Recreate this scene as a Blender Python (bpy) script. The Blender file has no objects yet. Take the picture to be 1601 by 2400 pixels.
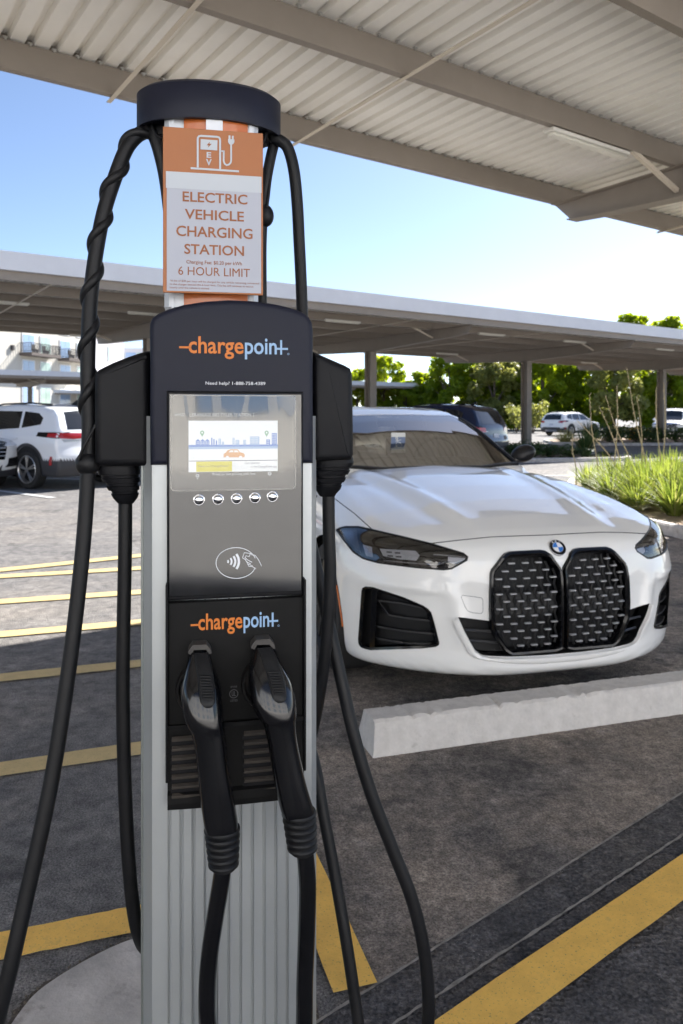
import bpy, math, random
import numpy as np
from mathutils import Vector, Matrix
from mathutils.geometry import delaunay_2d_cdt

# ------------------------------------------------------------------ camera, sky, sun, exposure
scene = bpy.context.scene
COL = scene.collection
FPX, CX, CY, CAMZ = 1771.0, 800.5, 975.0, 1.36          # photograph's focal length and principal point (full-size pixels)
cam_data = bpy.data.cameras.new('camera')
cam = bpy.data.objects.new('camera', cam_data)
COL.objects.link(cam)
cam.location = (0, 0, CAMZ)
cam.rotation_euler = (math.radians(90), 0, 0)
cam_data.sensor_width = 36.0
cam_data.lens = 36.0 * FPX / 2400.0
cam_data.shift_y = -(1200.0 - CY) / 2400.0
cam_data.clip_start = 0.05
cam_data.clip_end = 3000
cam_data.dof.use_dof = True
cam_data.dof.focus_distance = 1.32
cam_data.dof.aperture_fstop = 9.0
scene.camera = cam

SUN_EL, SUN_AZ = math.radians(40), math.radians(36.5)   # azimuth measured from +Y towards +X
world = bpy.data.worlds.new('World')
scene.world = world
world.use_nodes = True
wn = world.node_tree
sky = wn.nodes.new('ShaderNodeTexSky')
sky.sky_type = 'NISHITA'
sky.sun_disc = False
sky.sun_elevation = SUN_EL
sky.sun_rotation = SUN_AZ
sky.altitude = 300
sky.air_density = 0.65
sky.dust_density = 0.5
sky.ozone_density = 1.0
bg = wn.nodes['Background']
bg.inputs['Strength'].default_value = 0.055
wn.links.new(sky.outputs['Color'], bg.inputs['Color'])

sun_data = bpy.data.lights.new('sun', 'SUN')
sun_data.energy = 3.3
sun_data.angle = math.radians(0.5)
sun_data.color = (1.0, 0.96, 0.90)
sun = bpy.data.objects.new('sun', sun_data)
COL.objects.link(sun)
sd = Vector((math.sin(SUN_AZ) * math.cos(SUN_EL), math.cos(SUN_AZ) * math.cos(SUN_EL), math.sin(SUN_EL)))
sun.rotation_euler = sd.to_track_quat('Z', 'Y').to_euler()
sun.location = sd * 50

scene.view_settings.view_transform = 'Standard'
scene.view_settings.look = 'None'
scene.view_settings.exposure = 2.1
scene.view_settings.gamma = 1.0

# ------------------------------------------------------------------ helpers
def at(px, py, Y):
    """pixel of the photograph at depth Y -> world point"""
    return Vector(((px - CX) / FPX * Y, Y, CAMZ - (py - CY) / FPX * Y))

def gnd(px, py, z=0.0):
    Y = (CAMZ - z) * FPX / (py - CY)
    return Vector(((px - CX) / FPX * Y, Y, z))

def tag(o, label=None, cat=None, group=None, kind=None):
    if label: o['label'] = label
    if cat: o['category'] = cat
    if group: o['group'] = group
    if kind: o['kind'] = kind
    return o

def empty(name, loc=(0, 0, 0), rz=0.0, parent=None):
    o = bpy.data.objects.new(name, None)
    o.empty_display_size = 0.1
    COL.objects.link(o)
    o.location = loc
    o.rotation_euler = (0, 0, rz)
    if parent: o.parent = parent
    return o

def thing(name, label, cat, loc=(0, 0, 0), rz=0.0, group=None):
    return tag(empty(name, loc, rz), label, cat, group)

def copy_tree(o, parent=None):
    c = o.copy()
    COL.objects.link(c)
    if parent:
        c.parent = parent
    for ch in o.children:
        copy_tree(ch, c)
    return c

class MB:
    """collects verts/faces (several materials) and links ONE mesh object"""
    def __init__(self):
        self.v = []; self.f = []; self.m = []
    def add(self, verts, faces, mi=0):
        b = len(self.v)
        self.v += [tuple(map(float, p)) for p in verts]
        self.f += [tuple(i + b for i in f) for f in faces]
        self.m += [mi] * len(faces)
        return self
    def box(self, c, s, mi=0, rot=None, bev=0.0):
        hx, hy, hz = s[0] / 2, s[1] / 2, s[2] / 2
        if bev <= 0:
            P = [(-hx, -hy, -hz), (hx, -hy, -hz), (hx, hy, -hz), (-hx, hy, -hz), (-hx, -hy, hz), (hx, -hy, hz), (hx, hy, hz), (-hx, hy, hz)]
            F = [(0, 3, 2, 1), (4, 5, 6, 7), (0, 1, 5, 4), (1, 2, 6, 5), (2, 3, 7, 6), (3, 0, 4, 7)]
        else:
            b = min(bev, hx * .95, hy * .95, hz * .95)
            P = []
            idx = {}
            for sx in (-1, 1):
                for sy in (-1, 1):
                    for sz in (-1, 1):
                        for ax in range(3):
                            h = [hx - b, hy - b, hz - b]
                            h[ax] += b
                            idx[(sx, sy, sz, ax)] = len(P)
                            P.append((sx * h[0], sy * h[1], sz * h[2]))
            F = []
            def quad(a, bb, c_, d): F.append((a, bb, c_, d))
            for ax in range(3):
                o1, o2 = [(1, 2), (2, 0), (0, 1)][ax]
                for s_ in (-1, 1):
                    q = []
                    for (p1, p2) in ((-1, -1), (1, -1), (1, 1), (-1, 1)):
                        k = [0, 0, 0]; k[ax] = s_; k[o1] = p1; k[o2] = p2
                        q.append(idx[(k[0], k[1], k[2], ax)])
                    if s_ < 0: q.reverse()
                    F.append(tuple(q))
            for ax in range(3):
                o1, o2 = [(1, 2), (2, 0), (0, 1)][ax]
                for p1 in (-1, 1):
                    for p2 in (-1, 1):
                        k = [0, 0, 0]; k[o1] = p1; k[o2] = p2
                        ka = list(k); ka[ax] = -1
                        kb = list(k); kb[ax] = 1
                        q = (idx[(*ka, o1)], idx[(*kb, o1)], idx[(*kb, o2)], idx[(*ka, o2)])
                        F.append(q if p1 * p2 < 0 else q[::-1])
            for sx in (-1, 1):
                for sy in (-1, 1):
                    for sz in (-1, 1):
                        q = (idx[(sx, sy, sz, 0)], idx[(sx, sy, sz, 1)], idx[(sx, sy, sz, 2)])
                        F.append(q if sx * sy * sz > 0 else q[::-1])
        M = rot if rot is not None else Matrix.Identity(3)
        c = Vector(c)
        return self.add([M @ Vector(p) + c for p in P], F, mi)
    def bar(self, a, b, w, h, mi=0, up=(0, 0, 1), bev=0.0):
        a = Vector(a); b = Vector(b); d = b - a
        L = d.length; d.normalize()
        u = Vector(up); s = d.cross(u)
        if s.length < 1e-6: s = Vector((1, 0, 0))
        s.normalize(); u = s.cross(d)
        rot = Matrix((s, d, u)).transposed()
        return self.box((a + b) / 2, (w, L, h), mi, rot, bev)
    def loft(self, rings, mi=0, closed=True, cap0=True, cap1=True):
        n = len(rings[0]); b0 = []
        V = []; F = []
        for r in rings:
            V += list(r)
        for i in range(len(rings) - 1):
            for j in range(n if closed else n - 1):
                k = (j + 1) % n
                F.append((i * n + j, i * n + k, (i + 1) * n + k, (i + 1) * n + j))
        if cap0: F.append(tuple(range(n))[::-1])
        if cap1: F.append(tuple(range((len(rings) - 1) * n, len(rings) * n)))
        return self.add(V, F, mi)
    def tube(self, pts, r, n=10, mi=0, caps=True, squash=None):
        pts = [Vector(p) for p in pts]
        R = r if hasattr(r, '__len__') else [r] * len(pts)
        t0 = (pts[1] - pts[0]).normalized()
        ref = Vector((0, 0, 1)) if abs(t0.z) < .9 else Vector((1, 0, 0))
        u = t0.cross(ref).normalized()
        rings = []
        for i, p in enumerate(pts):
            a = pts[max(i - 1, 0)]; c = pts[min(i + 1, len(pts) - 1)]
            t = (c - a).normalized()
            u = (u - t * u.dot(t)).normalized()
            w = t.cross(u)
            rings.append([p + (u * math.cos(2 * math.pi * k / n) + w * math.sin(2 * math.pi * k / n)) * R[i] for k in range(n)])
        return self.loft(rings, mi, True, caps, caps)
    def cyl(self, a, b, r, n=16, mi=0):
        return self.tube([a, b], r, n, mi)
    def prism(self, outline, y0, y1, mi=0):
        """outline in local (x,z), extruded from y0 (front) to y1"""
        n = len(outline)
        V = [(x, y0, z) for x, z in outline] + [(x, y1, z) for x, z in outline]
        F = [tuple(range(n)), tuple(range(2 * n - 1, n - 1, -1))]
        F += [(i, i + n, (i + 1) % n + n, (i + 1) % n) for i in range(n)]
        return self.add(V, F, mi)
    def sphere(self, c, r, nu=14, nv=9, mi=0, sc=(1, 1, 1)):
        rings = []
        for i in range(1, nv):
            ph = math.pi * i / nv - math.pi / 2
            rings.append([(c[0] + sc[0] * r * math.cos(ph) * math.cos(2 * math.pi * j / nu), c[1] + sc[1] * r * math.cos(ph) * math.sin(2 * math.pi * j / nu), c[2] + sc[2] * r * math.sin(ph)) for j in range(nu)])
        return self.loft(rings, mi)
    def build(self, name, mats, parent=None, smooth=True, angle=35, fix=True):
        me = bpy.data.meshes.new(name)
        me.from_pydata(self.v, [], self.f)
        if not isinstance(mats, (list, tuple)): mats = [mats]
        for m_ in mats: me.materials.append(m_)
        if len(mats) > 1: me.polygons.foreach_set('material_index', self.m)
        if fix:
            import bmesh
            bm = bmesh.new(); bm.from_mesh(me)
            bmesh.ops.recalc_face_normals(bm, faces=bm.faces)
            bm.to_mesh(me); bm.free()
        if smooth:
            me.polygons.foreach_set('use_smooth', [True] * len(me.polygons))
            if angle: me.set_sharp_from_angle(angle=math.radians(angle))
        me.update()
        o = bpy.data.objects.new(name, me)
        COL.objects.link(o)
        if parent: o.parent = parent
        return o

def spline(pts, n=8):
    """Catmull-Rom through the points"""
    P = [Vector(p) for p in pts]
    out = []
    for i in range(len(P) - 1):
        p0 = P[i - 1] if i > 0 else P[0] * 2 - P[1]
        p1, p2 = P[i], P[i + 1]
        p3 = P[i + 2] if i + 2 < len(P) else P[-1] * 2 - P[-2]
        for k in range(n):
            t = k / n
            out.append(0.5 * ((2 * p1) + (p2 - p0) * t + (2 * p0 - 5 * p1 + 4 * p2 - p3) * t * t + (3 * p1 - p0 - 3 * p2 + p3) * t ** 3))
    out.append(P[-1])
    return out

def rrect(x0, z0, x1, z1, r, n=5):
    pts = []
    for cx, cz, a0 in ((x1 - r, z1 - r, 0), (x0 + r, z1 - r, 90), (x0 + r, z0 + r, 180), (x1 - r, z0 + r, 270)):
        for k in range(n + 1):
            a = math.radians(a0 + 90 * k / n)
            pts.append((cx + r * math.cos(a), cz + r * math.sin(a)))
    return pts

def inside(poly, x, y):
    c = False; n = len(poly); j = n - 1
    for i in range(n):
        xi, yi = poly[i]; xj, yj = poly[j]
        if (yi > y) != (yj > y) and x < (xj - xi) * (y - yi) / (yj - yi) + xi: c = not c
        j = i
    return c

def densify(poly, h, closed=True):
    out = []
    n = len(poly)
    for i in range(n if closed else n - 1):
        a = poly[i]; b = poly[(i + 1) % n]
        L = math.hypot(b[0] - a[0], b[1] - a[1]); k = max(1, int(math.ceil(L / h)))
        for j in range(k): out.append((a[0] + (b[0] - a[0]) * j / k, a[1] + (b[1] - a[1]) * j / k))
    if not closed: out.append(poly[-1])
    return out

def fill2d(outer, step, holes=(), pts=None, hstep=None):
    """triangulate a 2-D outline (holes left out) with interior grid points"""
    outer = densify(outer, hstep or step)
    hs = [densify(h, hstep or step) for h in holes]
    V = [Vector(p) for p in outer]; E = [(i, (i + 1) % len(outer)) for i in range(len(outer))]
    for h in hs:
        b = len(V)
        V += [Vector(p) for p in h]
        E += [(b + i, b + (i + 1) % len(h)) for i in range(len(h))]
    xs = [p[0] for p in outer]; ys = [p[1] for p in outer]
    if pts is None:
        pts = []
        y = min(ys) + step * .5
        while y < max(ys):
            x = min(xs) + step * .5
            while x < max(xs):
                if inside(outer, x, y) and not any(inside(h, x, y) for h in hs): pts.append((x, y))
                x += step
            y += step
    V += [Vector(p) for p in pts]
    r = delaunay_2d_cdt(V, E, [], 0, 1e-6)
    P = [(p[0], p[1]) for p in r[0]]
    T = []
    for f in r[2]:
        cx = sum(P[i][0] for i in f) / len(f); cy = sum(P[i][1] for i in f) / len(f)
        if inside(outer, cx, cy) and not any(inside(h, cx, cy) for h in hs): T.append(tuple(f))
    return P, T

_txt = {}
def text_outline(body, bold=0.0):
    key = (body, bold)
    if key not in _txt:
        cu = bpy.data.curves.new('t', 'FONT')
        cu.body = body; cu.size = 1.0; cu.offset = bold; cu.resolution_u = 3; cu.fill_mode = 'FRONT'
        ob = bpy.data.objects.new('t', cu)
        COL.objects.link(ob)
        dg = bpy.context.evaluated_depsgraph_get()
        me = ob.evaluated_get(dg).to_mesh()
        V = [(v.co.x, v.co.y) for v in me.vertices]; F = [tuple(p.vertices) for p in me.polygons]
        ob.evaluated_get(dg).to_mesh_clear()
        bpy.data.objects.remove(ob); bpy.data.curves.remove(cu)
        _txt[key] = (V, F)
    return _txt[key]

def add_text(mb, body, x0, x1, z0, z1, fn, mi=0, bold=0.0):
    """fit the words into x0..x1, z0..z1; fn(x,z) gives the 3-D place"""
    V, F = text_outline(body, bold)
    ax = min(v[0] for v in V); bx = max(v[0] for v in V); ay = min(v[1] for v in V); by = max(v[1] for v in V)
    P = [fn(x0 + (v[0] - ax) / (bx - ax) * (x1 - x0), z0 + (v[1] - ay) / (by - ay) * (z1 - z0)) for v in V]
    mb.add(P, F, mi)

# ------------------------------------------------------------------ materials
def mat(name, col=(.5, .5, .5), rough=.5, metal=0.0, coat=0.0, spec=.5, noise=None, bump=None, emit=None, dirt=None):
    m = bpy.data.materials.new(name)
    m.use_nodes = True
    nt = m.node_tree; b = nt.nodes['Principled BSDF']
    b.inputs['Base Color'].default_value = (*col, 1)
    b.inputs['Roughness'].default_value = rough
    b.inputs['Metallic'].default_value = metal
    b.inputs['Coat Weight'].default_value = coat
    b.inputs['Coat Roughness'].default_value = .03
    b.inputs['Specular IOR Level'].default_value = spec
    tc = None
    if noise or bump or dirt:
        tc = nt.nodes.new('ShaderNodeTexCoord')
    if noise:                       # (scale, amount): light mottling of the paint or plastic itself
        n = nt.nodes.new('ShaderNodeTexNoise'); n.inputs['Scale'].default_value = noise[0]; n.inputs['Detail'].default_value = 8
        n.inputs['Roughness'].default_value = .65
        nt.links.new(tc.outputs['Object'], n.inputs['Vector'])
        r = nt.nodes.new('ShaderNodeValToRGB')
        a = noise[1]
        r.color_ramp.elements[0].position = .3; r.color_ramp.elements[1].position = .7
        r.color_ramp.elements[0].color = (*[c * (1 - a) for c in col], 1)
        r.color_ramp.elements[1].color = (*[min(1, c * (1 + a)) for c in col], 1)
        nt.links.new(n.outputs['Fac'], r.inputs['Fac'])
        last = r.outputs['Color']
        if dirt:                    # (scale, colour, threshold): dust and stains
            n2 = nt.nodes.new('ShaderNodeTexNoise'); n2.inputs['Scale'].default_value = dirt[0]; n2.inputs['Detail'].default_value = 10
            n2.inputs['Roughness'].default_value = .7
            nt.links.new(tc.outputs['Object'], n2.inputs['Vector'])
            r2 = nt.nodes.new('ShaderNodeMapRange'); r2.inputs[1].default_value = dirt[2]; r2.inputs[2].default_value = dirt[2] + .15
            nt.links.new(n2.outputs['Fac'], r2.inputs[0])
            mx = nt.nodes.new('ShaderNodeMixRGB'); mx.inputs['Color2'].default_value = (*dirt[1], 1)
            nt.links.new(r2.outputs[0], mx.inputs['Fac']); nt.links.new(last, mx.inputs['Color1'])
            last = mx.outputs['Color']
        nt.links.new(last, b.inputs['Base Color'])
        mr = nt.nodes.new('ShaderNodeMapRange'); mr.inputs[3].default_value = max(0, rough - .08); mr.inputs[4].default_value = min(1, rough + .08)
        nt.links.new(n.outputs['Fac'], mr.inputs[0]); nt.links.new(mr.outputs[0], b.inputs['Roughness'])
    if bump:                        # (scale, strength, distance)
        n = nt.nodes.new('ShaderNodeTexNoise'); n.inputs['Scale'].default_value = bump[0]; n.inputs['Detail'].default_value = 6
        nt.links.new(tc.outputs['Object'], n.inputs['Vector'])
        bp = nt.nodes.new('ShaderNodeBump'); bp.inputs['Strength'].default_value = bump[1]; bp.inputs['Distance'].default_value = bump[2]
        nt.links.new(n.outputs['Fac'], bp.inputs['Height']); nt.links.new(bp.outputs['Normal'], b.inputs['Normal'])
    if emit:
        b.inputs['Emission Color'].default_value = (*emit[0], 1); b.inputs['Emission Strength'].default_value = emit[1]
    return m

def glass(name, tint=(.5, .5, .5), rough=.0, base_refl=.04, grime=0.0):
    """thin glass: tinted see-through plus a mirror that grows at grazing angles"""
    m = bpy.data.materials.new(name); m.use_nodes = True
    nt = m.node_tree; nt.nodes.clear()
    out = nt.nodes.new('ShaderNodeOutputMaterial'); tr = nt.nodes.new('ShaderNodeBsdfTransparent'); gl = nt.nodes.new('ShaderNodeBsdfGlossy')
    tr.inputs['Color'].default_value = (*tint, 1); gl.inputs['Roughness'].default_value = rough
    fr = nt.nodes.new('ShaderNodeFresnel'); fr.inputs['IOR'].default_value = 1.52
    mr = nt.nodes.new('ShaderNodeMapRange'); mr.inputs[3].default_value = base_refl; mr.inputs[4].default_value = 1.0
    nt.links.new(fr.outputs[0], mr.inputs[0])
    mx = nt.nodes.new('ShaderNodeMixShader')
    nt.links.new(mr.outputs[0], mx.inputs[0]); nt.links.new(tr.outputs[0], mx.inputs[1]); nt.links.new(gl.outputs[0], mx.inputs[2])
    nt.links.new(mx.outputs[0], out.inputs['Surface'])
    return m

def leafmat(name, a, b, scale=.6, trans=.35):
    """leaf colours vary clump by clump; light also comes through the leaf"""
    m = bpy.data.materials.new(name); m.use_nodes = True
    nt = m.node_tree; nt.nodes.clear()
    out = nt.nodes.new('ShaderNodeOutputMaterial')
    geo = nt.nodes.new('ShaderNodeNewGeometry'); tc = nt.nodes.new('ShaderNodeTexCoord')
    n = nt.nodes.new('ShaderNodeTexNoise'); n.inputs['Scale'].default_value = scale; n.inputs['Detail'].default_value = 3
    nt.links.new(tc.outputs['Object'], n.inputs['Vector'])
    ad = nt.nodes.new('ShaderNodeMath'); ad.operation = 'MULTIPLY_ADD'; ad.inputs[1].default_value = .5
    nt.links.new(geo.outputs['Random Per Island'], ad.inputs[0]); nt.links.new(n.outputs['Fac'], ad.inputs[2])
    r = nt.nodes.new('ShaderNodeValToRGB')
    r.color_ramp.elements[0].position = .4; r.color_ramp.elements[1].position = 1.0
    r.color_ramp.elements[0].color = (*a, 1); r.color_ramp.elements[1].color = (*b, 1)
    nt.links.new(ad.outputs[0], r.inputs['Fac'])
    d = nt.nodes.new('ShaderNodeBsdfPrincipled'); d.inputs['Roughness'].default_value = .5; d.inputs['Specular IOR Level'].default_value = .35
    t = nt.nodes.new('ShaderNodeBsdfTranslucent'); mx = nt.nodes.new('ShaderNodeMixShader'); mx.inputs[0].default_value = trans
    hs = nt.nodes.new('ShaderNodeHueSaturation'); hs.inputs['Value'].default_value = 2.2; hs.inputs['Hue'].default_value = .495; hs.inputs['Saturation'].default_value = 1.1
    nt.links.new(r.outputs['Color'], hs.inputs['Color'])
    nt.links.new(r.outputs['Color'], d.inputs['Base Color']); nt.links.new(hs.outputs['Color'], t.inputs['Color'])
    nt.links.new(d.outputs[0], mx.inputs[1]); nt.links.new(t.outputs[0], mx.inputs[2]); nt.links.new(mx.outputs[0], out.inputs['Surface'])
    return m

def asphalt(name, dark, light, dusty, dust_at=.55, scale=.7, grain=1.0, bumpd=.004, agg=130):
    m = bpy.data.materials.new(name); m.use_nodes = True
    nt = m.node_tree; b = nt.nodes['Principled BSDF']; N = nt.nodes.new; L = nt.links.new
    tc = N('ShaderNodeTexCoord')
    def nz(sc, det, ro=.6):
        n = N('ShaderNodeTexNoise'); n.inputs['Scale'].default_value = sc; n.inputs['Detail'].default_value = det; n.inputs['Roughness'].default_value = ro
        L(tc.outputs['Object'], n.inputs['Vector']); return n.outputs['Fac']
    def mr(s, a, c):
        n = N('ShaderNodeMapRange'); n.inputs[1].default_value = a; n.inputs[2].default_value = c; L(s, n.inputs[0]); return n.outputs[0]
    def mix(f, c1, c2, bl='MIX'):
        n = N('ShaderNodeMixRGB'); n.blend_type = bl
        for s, k in ((f, 'Fac'), (c1, 'Color1'), (c2, 'Color2')):
            if hasattr(s, 'links') or hasattr(s, 'is_linked'): L(s, n.inputs[k])
            elif isinstance(s, tuple): n.inputs[k].default_value = (*s, 1)
            else: n.inputs[k].default_value = s
        return n.outputs[0]
    big = nz(scale, 7, .62); mid2 = nz(scale * 18, 9, .78); blot = nz(scale * 2.3, 9, .72); mid = nz(scale * 5, 8, .68); fine = nz(agg * 1.3, 3, .7); vor = N('ShaderNodeTexVoronoi')
    vor.inputs['Scale'].default_value = agg; L(tc.outputs['Object'], vor.inputs['Vector'])
    c = mix(mr(mid, .32, .68), dark, light)
    c = mix(mr(big, dust_at - .08, dust_at + .12), c, dusty)
    c = mix(mr(mid, .6, .8), c, tuple(x * 1.5 for x in light))
    c = mix(1.0, c, mix(mr(mid2, .36, .64), (.58, .58, .59), (1.42, 1.40, 1.38)), 'MULTIPLY')
    c = mix(mr(blot, .57, .66), c, mix(.62, c, (.03, .03, .032)))
    c = mix(mr(blot, .42, .34), c, mix(.4, c, tuple(min(1, x * 1.5) for x in dusty)))
    g = mix(mr(fine, .35, .68), (.32, .32, .33), (1.85, 1.83, 1.8))
    c = mix(.75 * grain, c, g, 'MULTIPLY')
    sp = mr(vor.outputs['Distance'], .16, .05)
    spk = N('ShaderNodeMath'); spk.operation = 'MULTIPLY'; L(sp, spk.inputs[0]); L(mr(mid, .5, .62), spk.inputs[1])
    c = mix(spk.outputs[0], c, tuple(min(1, x * 2.6 + .04) for x in light))
    L(c, b.inputs['Base Color'])
    b.inputs['Roughness'].default_value = .85; b.inputs['Specular IOR Level'].default_value = .3
    bp = N('ShaderNodeBump'); bp.inputs['Strength'].default_value = .9; bp.inputs['Distance'].default_value = bumpd
    h = N('ShaderNodeMath'); h.operation = 'ADD'; L(fine, h.inputs[0]); L(vor.outputs['Distance'], h.inputs[1])
    L(h.outputs[0], bp.inputs['Height']); L(bp.outputs['Normal'], b.inputs['Normal'])
    return m

def roadpaint(name, col, worn=.35, under=(.09, .085, .08)):
    m = mat(name, col, .7)
    nt = m.node_tree; b = nt.nodes['Principled BSDF']; N = nt.nodes.new; L = nt.links.new
    tc = N('ShaderNodeTexCoord')
    n1 = N('ShaderNodeTexNoise'); n1.inputs['Scale'].default_value = 9; n1.inputs['Detail'].default_value = 9; n1.inputs['Roughness'].default_value = .75
    n2 = N('ShaderNodeTexNoise'); n2.inputs['Scale'].default_value = 160; n2.inputs['Detail'].default_value = 2
    L(tc.outputs['Object'], n1.inputs['Vector']); L(tc.outputs['Object'], n2.inputs['Vector'])
    r = N('ShaderNodeMapRange'); r.inputs[1].default_value = .57; r.inputs[2].default_value = .75; r.inputs[4].default_value = worn; L(n1.outputs['Fac'], r.inputs[0])
    r2 = N('ShaderNodeMapRange'); r2.inputs[1].default_value = .62; r2.inputs[2].default_value = .7; r2.inputs[4].default_value = worn * .9; L(n2.outputs['Fac'], r2.inputs[0])
    mx_ = N('ShaderNodeMath'); mx_.operation = 'MAXIMUM'; L(r.outputs[0], mx_.inputs[0]); L(r2.outputs[0], mx_.inputs[1])
    v = N('ShaderNodeValToRGB'); v.color_ramp.elements[0].position = .3; v.color_ramp.elements[1].position = .7
    v.color_ramp.elements[0].color = (*[c * .78 for c in col], 1); v.color_ramp.elements[1].color = (*[min(1, c * 1.1) for c in col], 1)
    L(n1.outputs['Fac'], v.inputs['Fac'])
    mx = N('ShaderNodeMixRGB'); L(mx_.outputs[0], mx.inputs['Fac']); L(v.outputs['Color'], mx.inputs['Color1']); mx.inputs['Color2'].default_value = (*under, 1)
    L(mx.outputs['Color'], b.inputs['Base Color'])
    bp = N('ShaderNodeBump'); bp.inputs['Strength'].default_value = .6; bp.inputs['Distance'].default_value = .002
    L(n2.outputs['Fac'], bp.inputs['Height']); L(bp.outputs['Normal'], b.inputs['Normal'])
    return m

M = {}
M['asphalt'] = asphalt('asphalt', (.112, .110, .113), (.195, .190, .187), (.21, .195, .18), .55)
M['asphalt_dusty'] = asphalt('dusty_asphalt', (.056, .053, .052), (.215, .195, .182), (.30, .255, .215), .50, scale=1.3)
M['asphalt_dark'] = asphalt('dark_asphalt', (.045, .045, .049), (.115, .110, .114), (.135, .122, .112), .57, scale=1.5, bumpd=.012, agg=75)
M['seam'] = mat('seam_filler', (.27, .25, .225), .9, noise=(22, .45), bump=(120, .6, .003))
M['yellow'] = roadpaint('yellow_road_paint', (.95, .555, .115), .55)
M['cream'] = roadpaint('pale_yellow_road_paint', (.60, .45, .20), .5)
M['whiteline'] = roadpaint('white_road_paint', (.6, .6, .6), .4)
M['concrete'] = mat('concrete', (.50, .47, .445), .85, noise=(7, .30), bump=(90, .7, .004), dirt=(11, (.30, .27, .25), .55))
M['stop_concrete'] = mat('cast_concrete', (.58, .55, .52), .9, noise=(22, .11), bump=(80, .8, .004), dirt=(9, (.36, .33, .30), .62))
M['soil'] = mat('soil', (.30, .22, .15), .95, noise=(9, .4), bump=(30, .8, .02))
M['rod'] = mat('cream_painted_rod', (.62, .55, .45), .5)
M['steel_beige'] = mat('beige_painted_steel', (.245, .21, .175), .5, noise=(2.5, .08))
M['deck'] = mat('cream_painted_deck', (.90, .875, .82), .5, noise=(1.2, .05), dirt=(1.6, (.84, .80, .72), .58))
M['fascia'] = mat('pale_grey_fascia', (.64, .64, .66), .45, noise=(1.5, .05))
M['galv'] = mat('galvanised_screw', (.62, .62, .60), .35, .9)
M['lamp_body'] = mat('lamp_housing', (.72, .70, .64), .4)
M['lamp_lens'] = mat('lamp_lens', (.72, .70, .62), .3)
# ================================================================== THE PLACE
LD = Vector((.8203, .5720, 0)); PD = Vector((-.5720, .8203, 0))       # along / across the canopies
ND = Vector((-.297, .955, 0)); ED = Vector((.955, .297, 0))          # along / across the angled parking bays
TH_L = math.atan2(.5720, .8203)

def sheet(name, pts, z, m, kind='structure', sub=None):
    mb = MB()
    if sub:
        P, T = fill2d([(p[0], p[1]) for p in pts], sub)
        mb.add([(p[0], p[1], z) for p in P], T)
    else:
        mb.add([(p[0], p[1], z) for p in pts], [tuple(range(len(pts)))])
    return tag(mb.build(name, m, smooth=False), kind=kind)

def strip_pts(a, b, w0, w1=None, rough=0.0, n=1, seed=0):
    """a band from a to b; both edges slightly ragged"""
    rnd = random.Random(seed)
    a = Vector(a); b = Vector(b); d = (b - a).normalized(); s = Vector((-d.y, d.x, 0))
    w1 = w0 if w1 is None else w1
    l = []; r = []
    for i in range(n + 1):
        t = i / n; p = a.lerp(b, t); w = (w0 + (w1 - w0) * t) / 2
        l.append(p + s * (w + rnd.uniform(-rough, rough))); r.append(p - s * (w + rnd.uniform(-rough, rough)))
    return r, l

def band(name, a, b, w, m, z, rough=0.0, n=1, seed=0):
    r, l = strip_pts(a, b, w, None, rough, n, seed)
    mb = MB(); k = len(r)
    mb.add([(p.x, p.y, z) for p in r] + [(p.x, p.y, z) for p in l], [(i, i + 1, i + 1 + k, i + k) for i in range(k - 1)])
    return tag(mb.build(name, m, smooth=False), kind='structure')

def xy(px, py): 
    p = gnd(px, py); return Vector((p.x, p.y, 0))

sheet('ground', [(-500, -300), (500, -300), (500, 900), (-500, 900)], 0.0, M['asphalt'])
# the bay in front of the wheel stop: older, dustier asphalt up to the trench seam
s1a, s1b = xy(1002, 2239), xy(1601, 1861)
d1 = (s1b - s1a).normalized()
s1L, s1R = s1a - d1 * 1.2, s1b + d1 * 6
stall_near = xy(840, 2336)
sheet('parking_bay', [s1L + d1 * 0.82, s1R, s1R + ND * 7, stall_near + ND * 5.6, stall_near], .003, M['asphalt_dusty'])
# trench patch between the two seams
s2a, s2b = xy(1019, 2344), xy(1601, 1961)
d2 = (s2b - s2a).normalized(); s2L, s2R = s2a - d2 * 1.2, s2b + d2 * 6
sheet('trench_patch', [s2L, s2R, s1R, s1L], .004, M['asphalt_dark'])
sheet('drive_lane', [s2L - PD * 0, s2R, s2R - PD * 3.2, s2L - PD * 3.2], .002, M['asphalt_dark'])
band('seam', s1L, s1R, .007, M['seam'], .008, .0013, 420, 1)
band('seam', s2L, s2R, .008, M['seam'], .008, .0022, 420, 2)
# yellow lines
y1a, y1b = xy(1023, 2400), xy(1601, 2010); y2a, y2b = xy(1224, 2400), xy(1601, 2119)
dy = (y1b - y1a).normalized()
wy = abs((y2a - y1a).dot(Vector((-dy.y, dy.x, 0))))
mid = (y1a + y2a) / 2
off = Vector((dy.y, -dy.x, 0)) * wy / 2
band('painted_line', y1a + off - dy * .6, y1a + off + dy * 9, wy, M['yellow'], .012, .002, 60, 3)
sR0, sR1 = xy(744, 2011), xy(886, 2314)
sd_ = (sR0 - sR1).normalized()
sl = Vector((-sd_.y, sd_.x, 0))
sL1 = xy(788, 2358)
ws = abs((sL1 - sR1).dot(sl))
band('painted_line', sR1 + sl * ws / 2, sR1 + sl * ws / 2 + sd_ * 5.4, ws, M['yellow'], .012, .002, 60, 4)
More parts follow.
